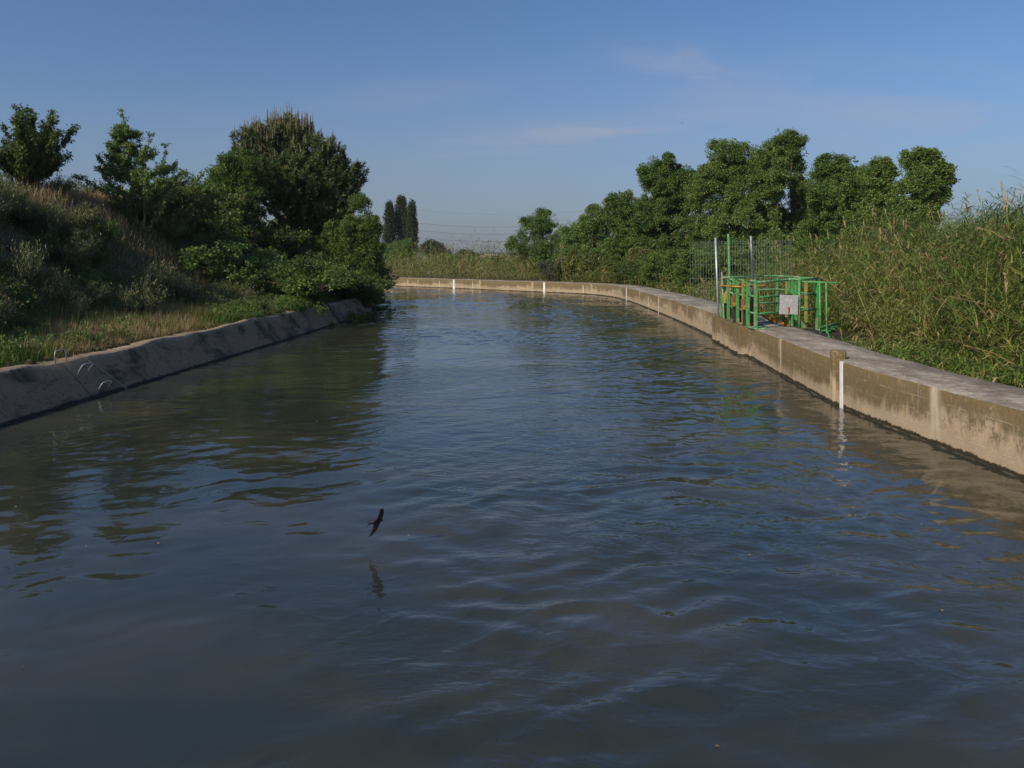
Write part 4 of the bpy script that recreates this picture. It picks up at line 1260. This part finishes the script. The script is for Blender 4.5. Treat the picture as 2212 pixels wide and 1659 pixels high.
# base plate of the near corner
b = MB(); q = at(1628, 709, 19.3); b.box((q.x + .12, 19.35, WALL_H + .012), (.42, .62, .03), bev=.008); b.build('base_plate', M['green_worn'], rail)
for px, Y in ((1711.2, 19.95), (1726.8, 19.5)):
    q = at(px, 705, Y); b = MB(); z = WALL_H
    b.add([(q.x + .03, Y - .01, z), (q.x + .20, Y - .01, z), (q.x + .03, Y - .01, z + .22), (q.x + .03, Y + .01, z), (q.x + .20, Y + .01, z), (q.x + .03, Y + .01, z + .22)], [(0, 1, 2), (5, 4, 3), (0, 3, 4, 1), (1, 4, 5, 2), (2, 5, 3, 0)])
    b.build('gusset', M['green'], rail)

# ------------------------------------------------------------------ access steps on the land side
stp = empty('access_steps', (8.3, 19.4, .2)); tag(stp, 'green metal steps with handrail leading down behind the wall beside the railing', 'steps')
b = MB(); b.box((8.02, 19.1, .52), (.80, 1.25, .45), bev=.01); b.build('landing', M['pit_shade'], stp)  # solid box, the shaft's shade is put into its colour
b = MB(); b.tube([at(1733, 608.3, 19.3), at(1806, 611, 19.0), at(1812, 613, 19.0)], .024, 8); b.build('handrail', M['green'], stp)
for px, t_, bt, Y in ((1770.5, 610, 714, 18.9), (1784.5, 611, 716, 18.7)):
    a = at(px, t_, Y); c = at(px + 2, bt + 14, Y); b = MB(); b.tube([c, a], .026, 8); b.build('post', M['green'], stp)
for (a, c) in (((1770, 713), (1807, 700)), ((1772, 723), (1808, 706))):
    b = MB(); b.beam(at(*a, 18.6), at(*c, 19.4), .03, .10); b.build('stringer', M['green'], stp)
b = MB(); b.beam(at(1784, 712, 18.6), at(1793, 735, 18.4), .03, .07); b.build('stringer', M['green'], stp)
for k in range(3):
    q = at(1778 + 9 * k, 713 - 4 * k, 18.8 + .25 * k); b = MB(); b.box(q, (.20, .5, .02), bev=.003); b.build('tread', M['green_worn'], stp)

# ------------------------------------------------------------------ three sluice gates
names = ['farthest of the three rusty sluice gates in the green railing, by the leaning grey bar',
         'middle one of the three rusty sluice gates in the green railing',
         'nearest of the three rusty sluice gates in the green railing, with a yellow brace']
for k, (Y, px, pyb) in enumerate(((22.6, 1569.3, 617), (21.4, 1588.5, 618.5), (20.2, 1610.5, 617.5))):
    c = at(px, 640, Y); c.z = WALL_H
    g = empty('sluice_gate', c); tag(g, names[k], 'sluice gate', 'sluice gates in the wall')
    zw = at(0, pyb, Y).z
    b = MB(); b.box((c.x + .13, Y + .05, WALL_H + .38), (.03, .85, .82), bev=.006); b.build('gate_leaf', M['rust_dark'], g)
    b = MB(); b.box((c.x - .01, Y - .12, WALL_H + .18), (.06, .06, .62), bev=.005); b.box((c.x - .01, Y + .12, WALL_H + .18), (.06, .06, .62), bev=.005); b.build('guide', M['rust_dark'], g)
    b = MB(); b.tube([(c.x + .12, Y, WALL_H + .5), (c.x + .12, Y, zw + .10 + (.12 if k == 1 else 0))], .026, 8); b.build('spindle', M['grey_bar'] if k != 1 else M['rust'], g)
    b = MB()
    b.box((c.x, Y, WALL_H + .60 - .02 * k), (.20, .22, .30), bev=.015); b.box((c.x - .04, Y - .115, WALL_H + .60), (.05, .03, .05), bev=.005)
    b.tube([(c.x, Y, WALL_H + .74), (c.x + .03, Y, WALL_H + .84)], [.07, .04], 8)
    b.build('gear_box', M['rust'] if k else M['green_yellow'], g)
    # hand wheel lying flat on the spindle
    rw = .30; hub = Vector((c.x + .12 + (.12 if k == 2 else 0), Y, zw))
    b = MB(); ring = [hub + Vector((math.cos(a) * rw, math.sin(a) * rw, 0)) for a in np.linspace(0, 2 * math.pi, 25)]
    b.tube(ring, .024, 8, cap=False)
    for q in range(4):
        a = q * math.pi / 2 + .5 + k; b.tube([hub, hub + Vector((math.cos(a) * rw, math.sin(a) * rw, 0))], .016, 6)
    b.tube([hub - Vector((0, 0, .05)), hub + Vector((0, 0, .05))], .045, 10)
    b.build('hand_wheel', M['yellow'], g)
    if k:
        b = MB(); a0 = Vector((c.x + .15, Y - .1, WALL_H + .62)); a1 = Vector((c.x + .98, Y - .25, WALL_H + .01))
        b.beam(a0, a1, .085, .06); b.box(a1 + Vector((.02, 0, .03)), (.22, .16, .07), Matrix.Rotation(R(20), 3, 'Y'), bev=.01); b.build('brace', M['yellow'], g)

gb = empty('grey_bar', at(1567, 728, 22.75)); tag(gb, 'thin grey bar leaning upright against the wall beside the farthest sluice gate', 'bar')
b = MB(); b.tube([at(1567, 740, 22.6), at(1559, 587.5, 22.75)], .026, 8); b.build('bar', M['grey_bar'], gb)

# ------------------------------------------------------------------ overhead cables
for k, (pts, lab) in enumerate((
    ([(820, 467.5), (899, 481.7), (958.7, 487), (1029, 490.7), (1121, 489.7), (1260, 482)], 'uppermost clearly seen power cable crossing the gap in the trees'),
    ([(820, 486), (902, 498), (981, 504.7), (1083, 506.5), (1107, 505.8), (1260, 499)], 'middle power cable crossing the gap in the trees'),
    ([(820, 502), (902, 513.5), (950, 518.4), (1042, 521.8), (1099, 521.8), (1260, 516)], 'lowest power cable crossing the gap in the trees'),
    ([(820, 443), (902, 453), (959, 458.5), (1049, 463), (1121, 463), (1260, 457)], 'faint topmost power cable high over the gap in the trees'))):
    P = [at(px, py, 420) for px, py in pts]
    Q = []
    for i in range(len(P) - 1):
        for q in range(6): Q.append(P[i].lerp(P[i + 1], q / 6))
    b = MB(); b.tube(Q + [P[-1]], .075 if k < 3 else .035, 5)
    o = b.build('power_cable', M['cable'], None, P[0]); tag(o, lab, 'cable', 'power cables')

# ------------------------------------------------------------------ swallows
def swallow_mesh():
    b = MB()
    # body: one loft from bill to tail root, then fork, wings as thick sickle blades joined in
    xs = [.085, .078, .066, .05, .02, -.02, -.05, -.075]; rs = [.002, .009, .0145, .0155, .019, .0165, .011, .006]
    b.tube([(x, 0, .002 * math.sin(x * 30)) for x in xs], rs, 12)
    def blade(pts, th):
        n = len(pts); V = []
        for (fx, bx, y, z) in pts: V += [(fx, y, z + th), (bx, y, z + th * .4), (bx, y, z - th * .4), (fx, y, z - th)]
        Fc = []
        for i in range(n - 1):
            for q in range(4): Fc.append((i * 4 + q, i * 4 + (q + 1) % 4, i * 4 + 4 + (q + 1) % 4, i * 4 + 4 + q))
        Fc += [(3, 2, 1, 0), tuple((n - 1) * 4 + q for q in range(4))]
        b.add(V, Fc, 0, True)
    for s in (1, -1):
        blade([(.048, -.030, 0, .004), (.054, -.024, s * .03, .008), (.050, -.016, s * .07, .012), (.042, -.018, s * .11, .012), (.026, -.022, s * .145, .010), (.002, -.020, s * .172, .008)], .0022)
        blade([(-.055, -.075, 0, 0), (-.075, -.10, s * .012, 0), (-.110, -.118, s * .026, 0)], .0015)
    me = bpy.data.meshes.new('swallow'); me.from_pydata(b.v, [], b.f)
    me.polygons.foreach_set('use_smooth', [True] * len(b.f)); me.update()
    me.materials.append(M['bird']); return me
sw = swallow_mesh()
def put_bird(loc, fwd, wing, label, s=1.):
    f = Vector(fwd).normalized(); w = Vector(wing); w = (w - f * w.dot(f)).normalized(); u = f.cross(w)
    o = bpy.data.objects.new('swallow', sw); col.objects.link(o)
    m = Matrix((f, w, u)).transposed().to_4x4(); m.translation = loc
    o.matrix_world = m @ Matrix.Scale(s, 4)
    tag(o, label, 'bird', 'swallows')
put_bird(at(812, 1127, 6.58), (.62, .75, -.02), (.42, -.18, .80), 'dark swallow skimming low over the water with wings spread on a slant', .93)
put_bird(at(1473, 265, 70), (.5, .8, .1), (.8, -.4, .5), 'tiny swallow speck high in the sky above the wood', 1.)
put_bird(at(1411, 336, 80), (-.6, .7, 0), (.7, .5, .5), 'tiny swallow speck just above the blunt double headed tree', 1.)

def flotsam(n, seed):
    r = np.random.default_rng(seed)
    x = r.uniform(-6, 5, n); y = r.uniform(3.2, 22, n)
    C = np.stack([x, y, np.full(n, .012)], 1); a = r.uniform(0, 6.28, n)
    A = np.stack([np.cos(a), np.sin(a), np.zeros(n)], 1); B = np.stack([-np.sin(a), np.cos(a), np.zeros(n)], 1)
    L = r.uniform(.01, .035, n)[:, None]; W = L * r.uniform(.25, .6, n)[:, None]
    V = np.stack([C, C + A * L * .5 + B * W, C + A * L, C + A * L * .5 - B * W + np.array([0, 0, .004])], 1).reshape(-1, 3)
    o = link('floating_leaves', np_mesh('floating_leaves', V, np.arange(len(V)), 4, np.repeat(r.uniform(.6, 1, n), 4)), M['grass'])
    tag(o, 'tiny leaf scraps drifting on the water', 'leaves', kind='stuff')
flotsam(70, 66)

# ------------------------------------------------------------------ haze
def haze():
    b = MB(); b.box((0, 0, 24), (8600, 8600, 54))
    m = NT('pale_haze')
    v = m.n('ShaderNodeVolumePrincipled')
    v.inputs['Color'].default_value = (.80, .80, .86, 1); v.inputs['Density'].default_value = .00016
    v.inputs['Anisotropy'].default_value = .1
    m.t.links.new(v.outputs[0], m.out.inputs['Volume'])
    o = b.build('haze', m.mat); tag(o, 'thin pale haze in the air', 'haze', kind='stuff')
haze()

# ------------------------------------------------------------------ sky, sun, camera
SUN_EL, SUN_AZ = R(31), R(226)      # azimuth from +Y towards +X
w = bpy.data.worlds.new('World'); scene.world = w; w.use_nodes = True
nt = w.node_tree; nt.nodes.clear()
class WN(NT):
    def __init__(s, t): s.t = t
k = WN(nt)
sky = k.n('ShaderNodeTexSky', sky_type='NISHITA', sun_disc=False, sun_elevation=SUN_EL, sun_rotation=SUN_AZ, altitude=100, air_density=1.0, dust_density=2.3, ozone_density=7.5)
tc = k.n('ShaderNodeTexCoord').outputs['Generated']
sx = k.n('ShaderNodeSeparateXYZ'); k.set(sx.inputs[0], tc)
yy = k.math('MAXIMUM', sx.outputs[1], .05)
u = k.math('DIVIDE', sx.outputs[0], yy); v = k.math('DIVIDE', sx.outputs[2], yy)
cb = k.n('ShaderNodeCombineXYZ'); k.set(cb.inputs[0], u); k.set(cb.inputs[1], v)
wisp = k.noise(k.mapping(cb.outputs[0], (3.2, 16, 1), rot=(0, 0, -.10)), 1., 6, .6, .8)
fine = k.noise(k.mapping(cb.outputs[0], (9, 30, 1), rot=(0, 0, -.25)), 1., 5, .65, 1.)
def blob(u0, v0, su, sv, tilt=0.):
    a = k.math('SUBTRACT', u, u0); b_ = k.math('SUBTRACT', k.math('SUBTRACT', v, v0), k.math('MULTIPLY', a, tilt))
    a = k.math('POWER', k.math('ABSOLUTE', k.math('DIVIDE', a, su)), 2.); b_ = k.math('POWER', k.math('ABSOLUTE', k.math('DIVIDE', b_, sv)), 2.)
    return k.math('EXPONENT', k.math('MULTIPLY', k.math('ADD', a, b_), -1.))
mk = blob(.08, .168, .15, .020, .09)
mk = k.math('ADD', mk, k.math('MULTIPLY', blob(.23, .262, .08, .030, -.15), .8))
mk = k.math('ADD', mk, k.math('MULTIPLY', blob(.55, .20, .28, .06, -.05), .6))
mk = k.math('ADD', mk, k.math('MULTIPLY', blob(-.12, .225, .16, .02, .1), .35))
mk = k.math('MULTIPLY', mk, k.mapr(k.math('ADD', k.math('MULTIPLY', wisp, .7), k.math('MULTIPLY', fine, .3)), .33, .68))
veil = blob(.1, .08, 1.1, .13)
vk = k.math('MULTIPLY', veil, k.math('MULTIPLY_ADD', wisp, .5, .32))
cl = k.mix(k.math('MULTIPLY', vk, .66), sky.outputs[0], (2.5, 2.48, 2.82))
cl = k.mix(k.math('MULTIPLY', mk, .60), cl, (3.6, 3.55, 4.0))
bg = k.n('ShaderNodeBackground'); k.set(bg.inputs[0], cl); bg.inputs[1].default_value = .115
wo = k.n('ShaderNodeOutputWorld'); nt.links.new(bg.outputs[0], wo.inputs[0])

sd = bpy.data.lights.new('sun', 'SUN'); sd.energy = 4.1; sd.angle = R(.5); sd.color = (1., .88, .70)
so = bpy.data.objects.new('sun', sd); col.objects.link(so)
sdir = Vector((math.sin(SUN_AZ) * math.cos(SUN_EL), math.cos(SUN_AZ) * math.cos(SUN_EL), math.sin(SUN_EL)))
so.rotation_euler = sdir.to_track_quat('Z', 'Y').to_euler(); so.location = (-20, -20, 30)

cd = bpy.data.cameras.new('camera'); cam = bpy.data.objects.new('camera', cd); col.objects.link(cam)
cam.location = (0, 0, HC); cam.rotation_euler = (R(90), 0, 0)
cd.sensor_width = 36; cd.lens = 36 * F / 2212; cd.shift_y = -(829.5 - HY) / 2212
cd.clip_start = .05; cd.clip_end = 20000
scene.camera = cam
scene.view_settings.view_transform = 'Standard'; scene.view_settings.look = 'None'
scene.view_settings.exposure = 0; scene.view_settings.gamma = 1
scene.cycles.max_bounces = 6; scene.cycles.transparent_max_bounces = 4; scene.cycles.volume_bounces = 0
